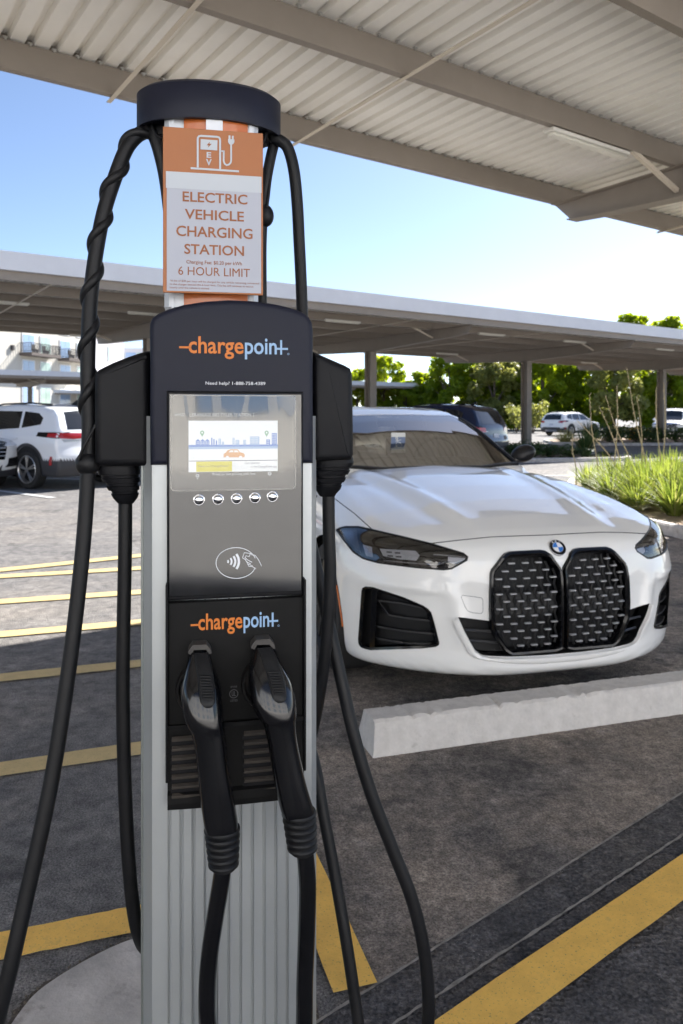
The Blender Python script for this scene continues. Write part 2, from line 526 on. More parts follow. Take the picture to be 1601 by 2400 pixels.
# hatching of the access aisle, seen on the left
def hatch(p0, p1, w_px, m, ext0=1.2, ext1=2.2, seed=0):
    a, b = xy(*p0), xy(*p1); d = (b - a).normalized()
    a2 = xy(p0[0], p0[1] + w_px); w = abs((a2 - a).dot(Vector((-d.y, d.x, 0))))
    band('painted_line', a - d * ext0, b + d * ext1, w, m, .006 + .0005 * (seed - 5), .002, 50, seed)
hatch((0, 2222), (300, 2160), 68, M['yellow'], .8, .25, 5)
hatch((0, 1806), (336, 1755), 34, M['cream'], 1.5, .3, 6)
hatch((0, 1591), (336, 1556), 19, M['cream'], 1.5, .4, 7)
hatch((0, 1489), (336, 1460), 14, M['cream'], 1.8, .6, 8)
hatch((0, 1412), (336, 1389), 11, M['cream'], 2, .8, 9)
hatch((0, 1353), (336, 1333), 8, M['cream'], 2, 1, 10)
hatch((0, 1338), (336, 1303), 8, M['cream'], 2, 1.2, 11)
band('painted_line', xy(-120, 1136), xy(125, 1168), .12, M['whiteline'], .011, .003, 30, 12)
band('painted_line', xy(-40, 1120), xy(320, 1127), .12, M['whiteline'], .012, .003, 30, 12)
# broken edge round the concrete footing
foot = [(52, 2383), (104, 2329), (207, 2264), (311, 2217)]
fp = [xy(*p) for p in foot]
outline = [(-.735, 1.60)] + [(p.x, p.y) for p in fp] + [(-.43, 1.965), (-.30, 1.965), (-.17, 1.90), (-.09, 1.78), (-.062, 1.62), (-.02, 1.35), (-.06, 1.17), (-.25, 1.06), (-.5, 1.10), (-.68, 1.30)]
outl = [(p.x, p.y) for p in spline([(x, y, 0) for x, y in outline] + [(-.735, 1.60, 0)], 6)][:-1]
cx_, cy_ = -.36, 1.55
rn = random.Random(8)
mb = MB()
big = []
for (x, y) in outl:
    k = 1.055 + rn.uniform(-.012, .02); big.append((cx_ + (x - cx_) * k, cy_ + (y - cy_) * k))
sheet('footing_gap', big, .0045, M['soil'] if False else mat('gritty_joint', (.10, .085, .07), .95, noise=(60, .6), bump=(120, .8, .004)))
mb = MB(); mb.add([(x, y, .018) for x, y in outl] + [(cx_ + (x - cx_) * 1.015, cy_ + (y - cy_) * 1.015, .0) for x, y in outl],
                  [tuple(range(len(outl)))] + [(i, (i + 1) % len(outl), (i + 1) % len(outl) + len(outl), i + len(outl)) for i in range(len(outl))])
tag(mb.build('concrete_footing', M['concrete'], angle=30), kind='structure')
mb = MB(); rn = random.Random(5)
for i in range(260):
    k = rn.randrange(len(outl)); x, y = outl[k]; q = 1.01 + rn.uniform(0, .055) ; f_ = rn.random(); x += (outl[k - 1][0] - x) * f_; y += (outl[k - 1][1] - y) * f_
    mb.sphere((cx_ + (x - cx_) * q, cy_ + (y - cy_) * q, .007), rn.uniform(.0012, .0034), 5, 4)
tag(mb.build('loose_grit', mat('brown_grit', (.16, .135, .11), .95, noise=(90, .5))), 'loose grit lying along the edge of the concrete footing', 'grit', kind='stuff')

# ------------------------------------------------------------------ concrete wheel stop
ws = thing('wheel_stop', 'pale concrete wheel stop lying on the asphalt in front of the white coupe', 'wheel stop', (0, 0, 0))
w0 = xy(874, 1779); w1 = xy(1601, 1675); wd = (w1 - w0).normalized(); wn_ = Vector((-wd.y, wd.x, 0))
ws.location = w0; ws.rotation_euler.z = math.atan2(wd.y, wd.x)
prof = [(0, 0), (.004, .03), (.030, .128), (.042, .138), (.158, .138), (.170, .128), (.196, .03), (.20, 0)]
rings = []
rn = random.Random(4)
N_ = 110
for i in range(N_ + 1):
    x = 1.83 * i / N_
    ins = .018 if i == 0 or i == N_ else 0.0
    e = rn.uniform(-.0015, .0015); chip = (rn.random() < .10) * rn.uniform(.004, .010)
    rings.append([(x + (.02 * z / .138 if i == 0 else -.02 * z / .138 if i == N_ else 0), y + e + (rn.uniform(-.003, .003) if .1 < z else 0), max(0, z + (rn.uniform(-.0025, .0015) - (chip if y in (.030, .042) else 0) if z > .1 else 0))) for y, z in prof])
mb = MB(); mb.loft(rings); mb.build('stop_block', M['stop_concrete'], ws, angle=28)

# ------------------------------------------------------------------ steel canopies
def canopy(label, O, a0, a1, width, npur, girders, z, slope, fascia=False, clips=(), lean=False, group='steel carports with corrugated roofs', colw=.34, hi=True):
    """local x runs along the roof, local y from the far edge (0) towards the photographer (negative)"""
    t = thing('parking_canopy', label, 'canopy', (O[0], O[1], 0), TH_L, group)
    step = (width - .04) / (npur - 1)
    ph = .227
    # deck
    mb = MB(); pts = []
    x = a0; pitch = .183 if hi else .183
    while x < a1:
        pts += [(x, 0), (x + .110, 0), (x + .122, .050), (x + .171, .050)]
        x += pitch
    pts.append((x, 0))
    zt = z + ph + .012
    nseg = 2
    V = []; F = []
    for (px_, pz) in pts:
        V += [(px_, .06, zt + pz), (px_, -width - .06, zt + pz + slope * width)]
    for i in range(len(pts) - 1): F.append((2 * i, 2 * i + 1, 2 * i + 3, 2 * i + 2))
    mb.add(V, F)
    # top skin, so that the roof is a solid panel from above
    mb.add([(a0, .05, zt + .10), (a1, .05, zt + .10), (a1, -width - .05, zt + .10 + slope * width), (a0, -width - .05, zt + .10 + slope * width)], [(0, 1, 2, 3)])
    mb.build('roof_deck', M['deck'], t, smooth=False, fix=False)
    for k in range(npur):
        y = -k * step; zz = z + slope * k * step
        mb = MB()
        mb.box(((a0 + a1) / 2, y, zz + ph / 2), (a1 - a0, .010, ph))
        mb.box(((a0 + a1) / 2, y + .036, zz + .005), (a1 - a0, .062, .010))
        mb.box(((a0 + a1) / 2, y + .036, zz + ph - .005), (a1 - a0, .062, .010))
        mb.box(((a0 + a1) / 2, y + .067, zz + .018), (a1 - a0, .005, .016))
        if k == 0: mb.box(((a0 + a1) / 2, y + .048, zz + ph + .036), (a1 - a0, .004, .062))
        if k in clips:
            x = a0 + .145
            while x < a1:
                mb.box((x, y - .022, zz + ph + .006), (.040, .030, .012), 1, None, .004)
                mb.cyl((x, y - .024, zz + ph - .014), (x, y - .024, zz + ph + .004), .010, 8, 1)
                x += pitch
        mb.build('purlin', [M['steel_beige'], M['galv']], t, smooth=False)
    for g in girders:
        mb = MB(); n = 12
        half = width / 2
        def depth(u): return .24 + (.46 - .24) * (1 - abs(u - .5) * 2) ** .9
        top = z - .004
        W_ = .10
        for sgn in (0,):
            web = []
            for i in range(n + 1):
                u = i / n; web.append((u, depth(u)))
            # web
            V = []; F = []
            for (u, d) in web:
                yy = .05 - u * (width + .1); zt_ = top + slope * u * width
                yb_ = yy - (.24 if u == 0 else -.24 if u == 1 else 0)
                V += [(g - .006, yy, zt_ - .012), (g - .006, yb_, zt_ - d), (g + .006, yy, zt_ - .012), (g + .006, yb_, zt_ - d)]
            for i in range(n):
                b = 4 * i
                F += [(b, b + 1, b + 5, b + 4), (b + 2, b + 6, b + 7, b + 3)]
            F += [(0, 2, 3, 1), (4 * n, 4 * n + 1, 4 * n + 3, 4 * n + 2)]
            mb.add(V, F)
            for i in range(n):
                (u0, dd0), (u1, dd1) = web[i], web[i + 1]
                ya, yb = .05 - u0 * (width + .1), .05 - u1 * (width + .1)
                za, zb = top + slope * u0 * width, top + slope * u1 * width
                cut0 = .17 if i == 0 else 0; cut1 = .17 if i == n - 1 else 0
                mb.bar((g, ya, za - .006), (g, yb, zb - .006), W_ * 2, .012)
                mb.bar((g, ya - (.24 if i == 0 else 0), za - dd0 - .006), (g, yb + (.24 if i == n - 1 else 0), zb - dd1 - .006), W_ * 2, .012)
        mb.build('girder', M['steel_beige'], t, smooth=False)
        # flange braces
        for k in (1, npur - 2):
            mb = MB(); yk = -k * step; zk = z + slope * k * step
            mb.bar((g - .85, yk + .02, zk + .02), (g - .02, yk + .02, zk - .26), .045, .045)
            mb.build('flange_brace', M['rod'], t, smooth=False)
        yc = -half; zc_ = z + slope * half - depth(.5)
        mb = MB()
        mb.box((g, yc, zc_ / 2), (.018, colw - .04, zc_)); mb.box((g, yc - colw / 2 + .01, zc_ / 2), (colw * .8, .02, zc_)); mb.box((g, yc + colw / 2 - .01, zc_ / 2), (colw * .8, .02, zc_))
        co = mb.build('column', M['steel_beige'], t, smooth=False)
        mb = MB(); mb.box((g, yc, .012), (colw + .16, colw + .16, .024))
        for sx in (-1, 1):
            for sy in (-1, 1): mb.cyl((g + sx * (colw / 2 + .04), yc + sy * (colw / 2 + .04), .02), (g + sx * (colw / 2 + .04), yc + sy * (colw / 2 + .04), .07), .016, 6)
        mb.build('base_plate', M['steel_beige'], co, smooth=False)
    if fascia:
        yf = -width - .075; zf = z + slope * width
        mb = MB()
        mb.box(((a0 + a1) / 2, yf, zf + .365), (a1 - a0, .012, .37))
        mb.box(((a0 + a1) / 2, yf + .05, zf + .185), (a1 - a0, .10, .010))
        mb.box(((a0 + a1) / 2, yf + .05, zf + .550), (a1 - a0, .11, .010))
        mb.build('fascia', M['fascia'], t, smooth=False)
    return t, step

def solve_a(O, b, px):
    """place along the canopy (local x) whose line at offset b is seen at pixel column px"""
    k = (px - CX) / FPX
    p = Vector((O[0], O[1], 0)) - PD * b
    return (k * p.y - p.x) / (LD.x - k * LD.y)

NEAR = (0.0, 7.66)
g0 = 3.366
near, nstep = canopy('large steel canopy overhead sheltering the charger and the white coupe', NEAR, -24, 27, 8.19, 6, [g0 - 20, g0 - 11, g0, g0 + 7.8, g0 + 15.6], 4.05, .018, clips=(0, 1, 2))
def sag_rod(px, py0, z_):
    a = solve_a(NEAR, 0, px)
    mb = MB()
    mb.bar((a, .15, z_ - .012), (a, -8.1, z_ - .012 + .018 * 8.1), .038, .006)
    mb.bar((a + .016, .15, z_ + .002), (a + .016, -8.1, z_ + .002 + .018 * 8.1), .006, .032)
    mb.build('sag_rod', M['rod'], near, smooth=False)
for px in (268, 702, 1562): sag_rod(px, 0, 4.05)
for a in (-7.5, -10.2, -14): 
    mb = MB(); mb.bar((a, .15, 4.04), (a, -8.1, 4.04 + .018 * 8.1), .038, .006); mb.build('sag_rod', M['rod'], near, smooth=False)

def lamp(O, a, b, z, label, L=1.22):
    p = Vector((O[0], O[1], 0)) + LD * a - PD * b
    t = thing('canopy_lamp', label, 'light', (p.x, p.y, z), TH_L, 'strip lights under the canopies')
    mb = MB(); mb.box((0, 0, -.022), (L, .12, .040), 0, None, .006); mb.build('housing', M['lamp_body'], t, angle=40)
    mb = MB(); mb.box((0, 0, -.056), (L - .03, .095, .028), 0, None, .012); mb.build('diffuser', M['lamp_lens'], t, angle=40)
    return t
lamp(NEAR, solve_a(NEAR, 1.63, 1392), 1.57, 4.05 + .02, 'unlit strip light under the second beam of the near canopy at upper right', 1.2)

FARC = (4.73, 35.05)
far, fstep = canopy('long grey fronted steel canopy on columns beyond the charger and the coupe', FARC, -34, 24, 9.95, 7, [-24, -16, -8, 0, 9.6, 18], 4.07, .0, fascia=True)
for i, (px, b, lab) in enumerate([
    (803, 8.3, 'strip light under the long canopy just right of the charger head'),
    (1152, 8.3, 'strip light under the long canopy above the navy car'),
    (1347, 8.3, 'strip light under the long canopy above the distant white hatchback'),
    (1558, 8.3, 'strip light under the long canopy near the right edge of the photo'),
    (1048, 1.7, 'strip light at the back of the long canopy left of the middle girder tip'),
    (1381, 1.7, 'strip light at the back of the long canopy beside the girder above the trees'),
    (206, .1, 'strip light at the back edge of the long canopy in front of the apartments'),
    (5, 6.65, 'strip light under the long canopy cut by the left photo edge'),
    (352, 6.65, 'strip light under the long canopy just left of the orange sign')]):
    lamp(FARC, solve_a(FARC, b, px), b, 4.07 + .03, lab)
for px in (120, 640, 980, 1290):
    a = solve_a(FARC, 9.9, px); mb = MB(); mb.bar((a, 0, 4.06), (a, -9.9, 4.06), .045, .012); mb.build('sag_rod', M['rod'], far, smooth=False)

O2 = Vector((-23.95, 53, 0)) + PD * 9.95
can2, _ = canopy('low looking distant canopy in the row behind the long canopy', (O2.x, O2.y), -22, 45.8, 9.95, 6, [-6.2, 3.09, 12.35, 21.6, 30.85, 40.1], 4.07, .0, fascia=True)
O3 = Vector((-41, 91, 0)) + PD * 9.95
can3, _ = canopy('farthest canopy, a thin pale strip low between the cars and the apartments', (O3.x, O3.y), -25, 26, 9.95, 4, [-14, -5, 4.2, 13.4, 22], 4.07, .0, fascia=True)
lamp((O2.x, O2.y), solve_a(O2, 1.7, 180), 1.7, 4.09, 'strip light under the low looking distant canopy at left', 2.4)
lamp((O2.x, O2.y), solve_a(O2, 8.0, 958), 8.0, 4.09, 'strip light under the low looking distant canopy behind the coupe', 2.4)

# ------------------------------------------------------------------ apartment block far left
M['stucco'] = mat('white_stucco', (.58, .55, .49), .9, noise=(.5, .03))
M['stucco2'] = mat('shade_tinted_stucco', (.60, .59, .62), .9, noise=(.5, .03))  # lilac tone of the shaded wing put into the wall colour
M['winglass'] = mat('blue_window_glass', (.30, .42, .62), .08, spec=.8)
M['winglass2'] = mat('green_window_glass', (.42, .55, .48), .08, spec=.8)
M['frame_white'] = mat('white_window_frame', (.8, .8, .8), .5)
M['bronze'] = mat('dark_bronze_metal', (.045, .04, .04), .5)
M['balcony_slab'] = mat('brown_balcony_slab', (.12, .10, .09), .8)
bd = Vector((.25, .968, 0)); b0 = Vector((-38.4, 85, 0)); bn = Vector((.968, -.25, 0))      # wall direction, start, outward normal
apt = thing('apartment_building', 'white apartment block with dark balconies behind the canopies at far left', 'building', b0, math.atan2(bd.y, bd.x))
# local x along wall, local -y outwards
mb = MB(); mb.box((-4, 9, 8), (44, 18, 16)); mb.build('wall', M['stucco'], apt, smooth=False)
mb = MB(); mb.box((-4, 8.9, 16.2), (44.6, 18.6, .5)); mb.build('parapet', M['stucco'], apt, smooth=False)
mb = MB(); mb.box((22.5, 9.4, 7.4), (9, 18, 14.8)); mb.build('wall', M['stucco2'], apt, smooth=False)
def aptx(px):
    k = (px - CX) / FPX
    return (k * b0.y - b0.x) / (bd.x - k * bd.y)
def window(x, z, w, h, g):
    mb = MB(); mb.box((x, -.03, z + h / 2), (w + .24, .10, h + .24)); f = mb.build('window', M['frame_white'], apt, smooth=False)
    mb = MB()
    mb.box((x - w / 4, -.09, z + h / 2), (w / 2 - .06, .03, h)); mb.box((x + w / 4, -.09, z + h / 2), (w / 2 - .06, .03, h))
    mb.build('pane', g, f, smooth=False)
def balcony(x0, x1, z):
    mb = MB(); mb.box(((x0 + x1) / 2, -.85, z - .18), (x1 - x0, 1.7, .36))
    bl = mb.build('balcony', M['balcony_slab'], apt, smooth=False)
    mb = MB()
    for hz in (.12, 1.1): 
        mb.box(((x0 + x1) / 2, -1.66, z + hz), (x1 - x0, .05, .06)); 
        for xx in (x0 + .03, x1 - .03): mb.box((xx, -.85, z + hz), (.05, 1.65, .06))
    n = int((x1 - x0) / .16)
    for i in range(n + 1): mb.box((x0 + (x1 - x0) * i / n, -1.66, z + .6), (.035, .03, 1.0))
    for i in range(10):
        for xx in (x0 + .03, x1 - .03): mb.box((xx, -.1 - i * .165, z + .6), (.03, .035, 1.0))
    mb.build('railing', M['bronze'], bl, smooth=False)
    for q in range(2):
        cxx = x0 + (x1 - x0) * (.3 + .36 * q); mb = MB()
        mb.box((cxx, -.9, z + .42), (.6, .6, .1)); mb.box((cxx, -.62, z + .75), (.6, .08, .6)); 
        for sx in (-.25, .25): mb.box((cxx + sx, -.9, z + .2), (.06, .5, .4))
        mb.build('balcony_chair', M['bronze'], bl, smooth=False)
for st in range(4):
    zf = 2.6 + 3.1 * st
    for (p0, p1, pw, pg, dz) in ((45, 115, 66, 106, 0), (135, 193, 152, 190, -.1)):
        xa, xb = aptx(p0), aptx(p1)
        window(aptx(pw), zf + dz, 2.1, 2.2, M['winglass']); window(aptx(pg), zf + dz, 1.9, 2.2, M['winglass2'])
        if st == 2: balcony(xa, xb, zf + dz)
    window(aptx(-45), zf, 1.8, 1.9, M['winglass'])
mb = MB(); mb.box((aptx(27), -.15, 9.2), (.35, .3, .6)); mb.build('wall_lamp', M['bronze'], apt, smooth=False)
for st in range(4):
    zf = 3.0 + 3.1 * st
    mb = MB(); mb.box((23.2, .37, zf + 1.0), (1.2, .1, 2.2)); f = mb.build('window', M['frame_white'], apt, smooth=False)
    mb = MB(); mb.box((23.2, .31, zf + 1.0), (1.0, .06, 2.0)); mb.build('pane', M['winglass2'], f, smooth=False)
wing = thing('apartment_building', 'glass fronted stair tower right of the white apartment block', 'building', (-33.2, 116, 0), math.radians(12))
mb = MB(); mb.box((0, 4, 5.9), (7.5, 8, 11.8)); mb.build('wall', M['stucco2'], wing, smooth=False)
for i in range(4):
    for j in range(3):
        mb = MB(); mb.box((-2.6 + 1.7 * i, -.05, 2.2 + 3.2 * j + 1.2), (1.5, .1, 2.6)); mb.build('window', M['winglass2'] if (i + j) % 2 else M['winglass'], wing, smooth=False)

# ------------------------------------------------------------------ kerbed beds
def bed(name_k, pts, kw=.15, h=.13, soil=True):
    """a kerb ring with soil inside (setting)"""
    P = [Vector((p[0], p[1], 0)) for p in spline([(x, y, 0) for x, y in pts] + [(pts[0][0], pts[0][1], 0)], 5)][:-1]
    c = sum(P, Vector()) / len(P); n = len(P); rings = []
    inn = []
    for i in range(n):
        d = (P[(i + 1) % n] - P[i - 1]).normalized(); s = Vector((-d.y, d.x, 0))
        if s.dot(c - P[i]) < 0: s = -s
        inn.append(s)
    for (o_, z) in ((0, 0), (.012, h - .02), (.035, h), (kw - .02, h), (kw, h - .02), (kw, .02)):
        rings.append([(P[i].x + inn[i].x * o_, P[i].y + inn[i].y * o_, z) for i in range(n)])
    mb = MB(); mb.loft(rings, 0, True, False, False)
    tag(mb.build('kerb', M['concrete'], angle=40), kind='structure')
    mb = MB(); mb.add([(P[i].x + inn[i].x * (kw - .01), P[i].y + inn[i].y * (kw - .01), h - .04) for i in range(n)], [tuple(range(n))])
    tag(mb.build('soil', M['soil'], smooth=False), kind='structure')
bed('planter', [(3.46, 9.9), (3.60, 9.05), (3.92, 7.7), (4.4, 6.9), (6.5, 6.6), (11, 8.2), (12, 12), (10, 16.5), (6.0, 16.8), (4.6, 15.2), (3.8, 12.5)])
kI = 1.36 * FPX
bed('island', [(1.3, 24.5), (1.6, 22.9), (4.0, 22.0), (7.6, 22.4), (8.9, 23.2), (8.6, 24.6), (6.0, 26.5), (2.4, 26.8)])
bed('far_bed', [(10.0, 36), (12.5, 34.6), (20, 35.5), (26, 38), (26, 44), (18, 44), (11.5, 41.5)])
sheet('pavement', [(3.2, 17.3), (13, 17.3), (40, 36), (40, 31), (14, 15.3), (6, 16.9)], .006, M['concrete'])
# ------------------------------------------------------------------ pale ground and a pale building added behind the camera to bounce fill light
sheet('bounce_forecourt', [(-40, -23), (-24, -21), (60, 38), (60, -40), (-40, -40)], .005, mat('bounce_concrete', (.72, .70, .67), .85, noise=(2, .1)))  # added pale ground, out of view, throwing sunlight up under the canopy
bb = thing('building', 'unseen pale building added behind the camera to bounce light, mirrored in the charger glass', 'building', (2, -17, 0), 0)
mb = MB(); mb.box((0, -5, 5.5), (70, 10, 11)); mb.build('wall', mat('white_bounce_wall', (.88, .86, .82), .9), bb, smooth=False)  # near-white wall, added out of view to light the front faces
for i in range(12):
    for z in (1.6, 5.2, 8.4):
        mb = MB(); mb.box((-30 + 5.4 * i, .0, z + .8), (2.2, .16, 1.9)); mb.build('window', M['winglass'], bb, smooth=False)
# ================================================================== PLANTS
M['leaf_bright'] = leafmat('bright_leaf', (.165, .215, .022), (.27, .315, .035), .45, .66)
M['leaf_mid'] = leafmat('mid_green_leaf', (.125, .185, .02), (.24, .29, .03), .5, .64)
M['leaf_olive'] = leafmat('olive_leaf', (.15, .17, .05), (.26, .26, .08), .6, .45)
M['leaf_shrub'] = leafmat('shrub_leaf', (.02, .045, .015), (.06, .10, .03), 3, .3)
M['blade'] = leafmat('grass_blade', (.07, .11, .02), (.26, .30, .07), 2.5, .4)
M['dryblade'] = leafmat('dry_grass_blade', (.16, .17, .06), (.36, .34, .14), 2.5, .4)
M['stalk'] = mat('dry_stalk', (.50, .40, .24), .8, noise=(20, .3))
M['bark'] = mat('bark', (.12, .09, .07), .9, noise=(6, .4), bump=(20, .8, .03))
M['flower'] = leafmat('yellow_flower', (.5, .30, .02), (.75, .52, .05), 4, .3)

def leaf_mesh(name, centres, rad, n, size, seed, m, flat=.25, droop=.0):
    """many small leaf faces scattered through clumps; returns a mesh"""
    rs = np.random.RandomState(seed)
    c = np.asarray(centres); r = np.asarray(rad)
    w = r ** 2; idx = rs.choice(len(c), n, p=w / w.sum())
    d = rs.normal(size=(n, 3)); d /= np.linalg.norm(d, axis=1)[:, None]
    rr = r[idx] * (0.45 + .62 * rs.rand(n) ** .6)
    p = c[idx] + d * rr[:, None] * np.array([1, 1, .85])
    a = rs.normal(size=(n, 3)); a[:, 2] *= .7; a /= np.linalg.norm(a, axis=1)[:, None]
    up = d * .55 + np.array([0, 0, .75]) + .65 * rs.normal(size=(n, 3)); a = np.cross(up, rs.normal(size=(n, 3))); a /= np.linalg.norm(a, axis=1)[:, None]
    b = np.cross(a, up); b /= np.maximum(np.linalg.norm(b, axis=1), 1e-6)[:, None]
    s = size * (.6 + .8 * rs.rand(n))
    a *= s[:, None]; b *= (s * .62)[:, None]
    V = np.stack([p - a, p - .1 * a + b, p + a, p - .1 * a - b], 1).reshape(-1, 3)
    me = bpy.data.meshes.new(name)
    me.vertices.add(4 * n); me.vertices.foreach_set('co', V.ravel())
    me.loops.add(4 * n); me.loops.foreach_set('vertex_index', np.arange(4 * n, dtype=np.int32))
    me.polygons.add(n); me.polygons.foreach_set('loop_start', np.arange(0, 4 * n, 4, dtype=np.int32)); me.polygons.foreach_set('loop_total', np.full(n, 4, dtype=np.int32))
    me.materials.append(m); me.update(calc_edges=True)
    return me

def make_tree(kind, seed, H=7.0, R=2.4, n=2600, size=.17, low=.25, m=None):
    rnd = random.Random(seed)
    t = empty(kind)
    cs = []; rs = []
    nb = 64
    for i in range(nb):
        u = rnd.random(); h = low + (1 - low) * u
        env = math.sin(min(1, max(.0, (h - low + .10) / (1.06 - low))) * math.pi * .86 + .30) ** .7; env = .45 + .58 * env
        a = rnd.uniform(0, 2 * math.pi); q = R * env * rnd.uniform(.35, .92)
        cs.append((q * math.cos(a), q * math.sin(a), H * h * .95)); rs.append(rnd.uniform(.26, .50) * R * .52)
    cs.append((0, 0, H * .93)); rs.append(R * .22)
    cs.append((R * .3, 0, H * .88)); rs.append(R * .25)
    tr = MB()
    tr.tube([(0, 0, 0), (.03, .02, H * .25), (-.04, .05, H * .5), (.02, 0, H * .85)], [.16, .13, .09, .02], 8)
    for i in range(9):
        c = cs[i * 3]; z0 = H * rnd.uniform(.12, .4)
        tr.tube(spline([(0, 0, z0), (c[0] * .5, c[1] * .5, z0 + (c[2] - z0) * .6), c], 3), [.06, .055, .05, .045, .035, .028, .02], 6)
    tr.build('trunk', M['bark'], t)
    me = leaf_mesh('crown', cs, rs, n, size, seed, m)
    o = bpy.data.objects.new('crown', me); COL.objects.link(o); o.parent = t
    return t

protoA = make_tree('hedge_tree', 11, 7.2, 2.5, 9000, .18, .06, M['leaf_bright'])
protoB = make_tree('hedge_tree', 23, 7.0, 2.7, 9000, .17, .08, M['leaf_mid'])
protoC = make_tree('hedge_tree', 37, 6.2, 2.6, 9000, .145, .18, M['leaf_olive'])
used = {}
def put_tree(proto, x, y, s, sz, rz, label, group, name=None):
    if proto in used: t = copy_tree(proto)
    else: t = proto; used[proto] = 1
    if name: t.name = name
    t.location = (x, y, 0); t.scale = (s, s, s * sz); t.rotation_euler.z = rz
    tag(t, label, 'tree', group)
    return t
GT = 'leafy trees in the row beyond the car park'
rn = random.Random(3)
row = [  # pixel column, depth, proto, scale, height scale, label
    (838, 77, 'A', 1.0, .86, 'leafy tree just right of the charger, behind the coupe roof'),
    (900, 79, 'A', 1.05, 1.02, 'rounded bright tree rising above the distant low canopy'),
    (952, 76, 'B', .95, .74, 'short dark tree behind the distant low canopy post'),
    (1000, 76, 'A', 1.0, .80, 'short bright tree at the gap of sky left of the middle column'),
    (1052, 75, 'B', 1.08, 1.02, 'full green tree behind the end of the distant low canopy'),
    (1108, 76, 'A', 1.08, 1.02, 'yellow green tree above the navy car tailgate'),
    (1160, 73, 'C', 1.15, 1.0, 'olive tree between the navy car and the middle column'),
    (1216, 76, 'B', 1.1, 1.12, 'dark tree directly behind the middle column'),
    (1272, 73, 'A', 1.1, 1.10, 'bright tree just right of the middle column above the white hatchback'),
    (1330, 74, 'A', 1.0, .96, 'bright bushy tree behind the roof of the distant white hatchback'),
    (1388, 73, 'B', 1.05, 1.0, 'green tree behind the front of the distant white hatchback'),
    (1440, 66, 'C', 1.0, 1.14, 'greyish olive tree with a visible trunk among the tall stalks'),
    (1502, 72, 'C', 1.1, 1.22, 'olive tree left of the right hand column'),
    (1556, 70, 'B', 1.1, 1.15, 'dark tree just right of the right hand column'),
    (1612, 72, 'A', 1.15, 1.15, 'bright tree above the white pickup at the right photo edge'),
    (1680, 74, 'B', 1.15, 1.15, 'green tree just beyond the right photo edge')]
PR = {'A': protoA, 'B': protoB, 'C': protoC}
for (px, Y, k, s, sz, lab) in row:
    put_tree(PR[k], (px - CX) / FPX * Y, Y, s, sz, rn.uniform(0, 6.28), lab, GT)
# second, taller row seen in the gaps and above the canopy
tallp = make_tree('tall_tree', 51, 14.2, 3.6, 9000, .26, .30, M['leaf_bright'])
for (px, Y, s, lab) in ((1500, 96, 1.02, 'tall tree whose crown shows above the long canopy near the right edge'), (1575, 98, 1.0, 'tall tree with its crown above the canopy, at the right photo edge'), (1655, 97, 1.03, 'tall tree beyond the right photo edge')):
    put_tree(tallp, (px - CX) / FPX * Y, Y, s, 1, rn.uniform(0, 6.28), lab, 'tall trees behind the hedge row')
for (px, Y, s, lab) in ((1130, 92, 1.2, 'back row tree filling behind the navy car'), (1300, 93, 1.15, 'back row tree left of the sky gap'), (1400, 95, .95, 'back row tree right of the sky gap'), (1010, 96, .8, 'back row tree above the distant canopy end'), (1230, 95, 1.25, 'back row tree behind the middle column top')):
    put_tree(protoB, (px - CX) / FPX * Y, Y, s, 1, rn.uniform(0, 6.28), lab, GT)
for (px, Y, s, lab) in ((140, 124, 1.0, 'small pale tree left of the twisted cable, under the distant canopies'), (178, 122, .95, 'small pale tree right beside the twisted cable in the far distance')):
    put_tree(protoC, (px - CX) / FPX * Y, Y, s, .8, rn.uniform(0, 6.28), lab, 'small far trees at left')

# ------------------------------------------------------------------ strap-leaved clumps and shrubs
def blades(mb, n, h, spread, rnd, w=.016, mi=0, curve=.5, base=.10):
    for i in range(n):
        a = rnd.uniform(0, 6.283); tilt = rnd.uniform(.05, 1) ** .8 * spread
        L = h * rnd.uniform(.65, 1.1); b = Vector((math.cos(a), math.sin(a), 0))
        o = b * rnd.uniform(0, base); s = Vector((-b.y, b.x, 0))
        pts = []
        for k in range(6):
            t = k / 5; ang = tilt * (1 + curve * t)
            p = o + b * (math.sin(min(ang, 2.2)) * L * t) + Vector((0, 0, math.cos(min(ang, 2.2)) * L * t))
            pts.append(p)
        V = []
        for k, p in enumerate(pts):
            ww = w * (1 - (k / 5) ** 2 * .93)
            V += [p - s * ww / 2, p + s * ww / 2 , ]
        mb.add(V, [(2 * k, 2 * k + 1, 2 * k + 3, 2 * k + 2) for k in range(5)], mi)

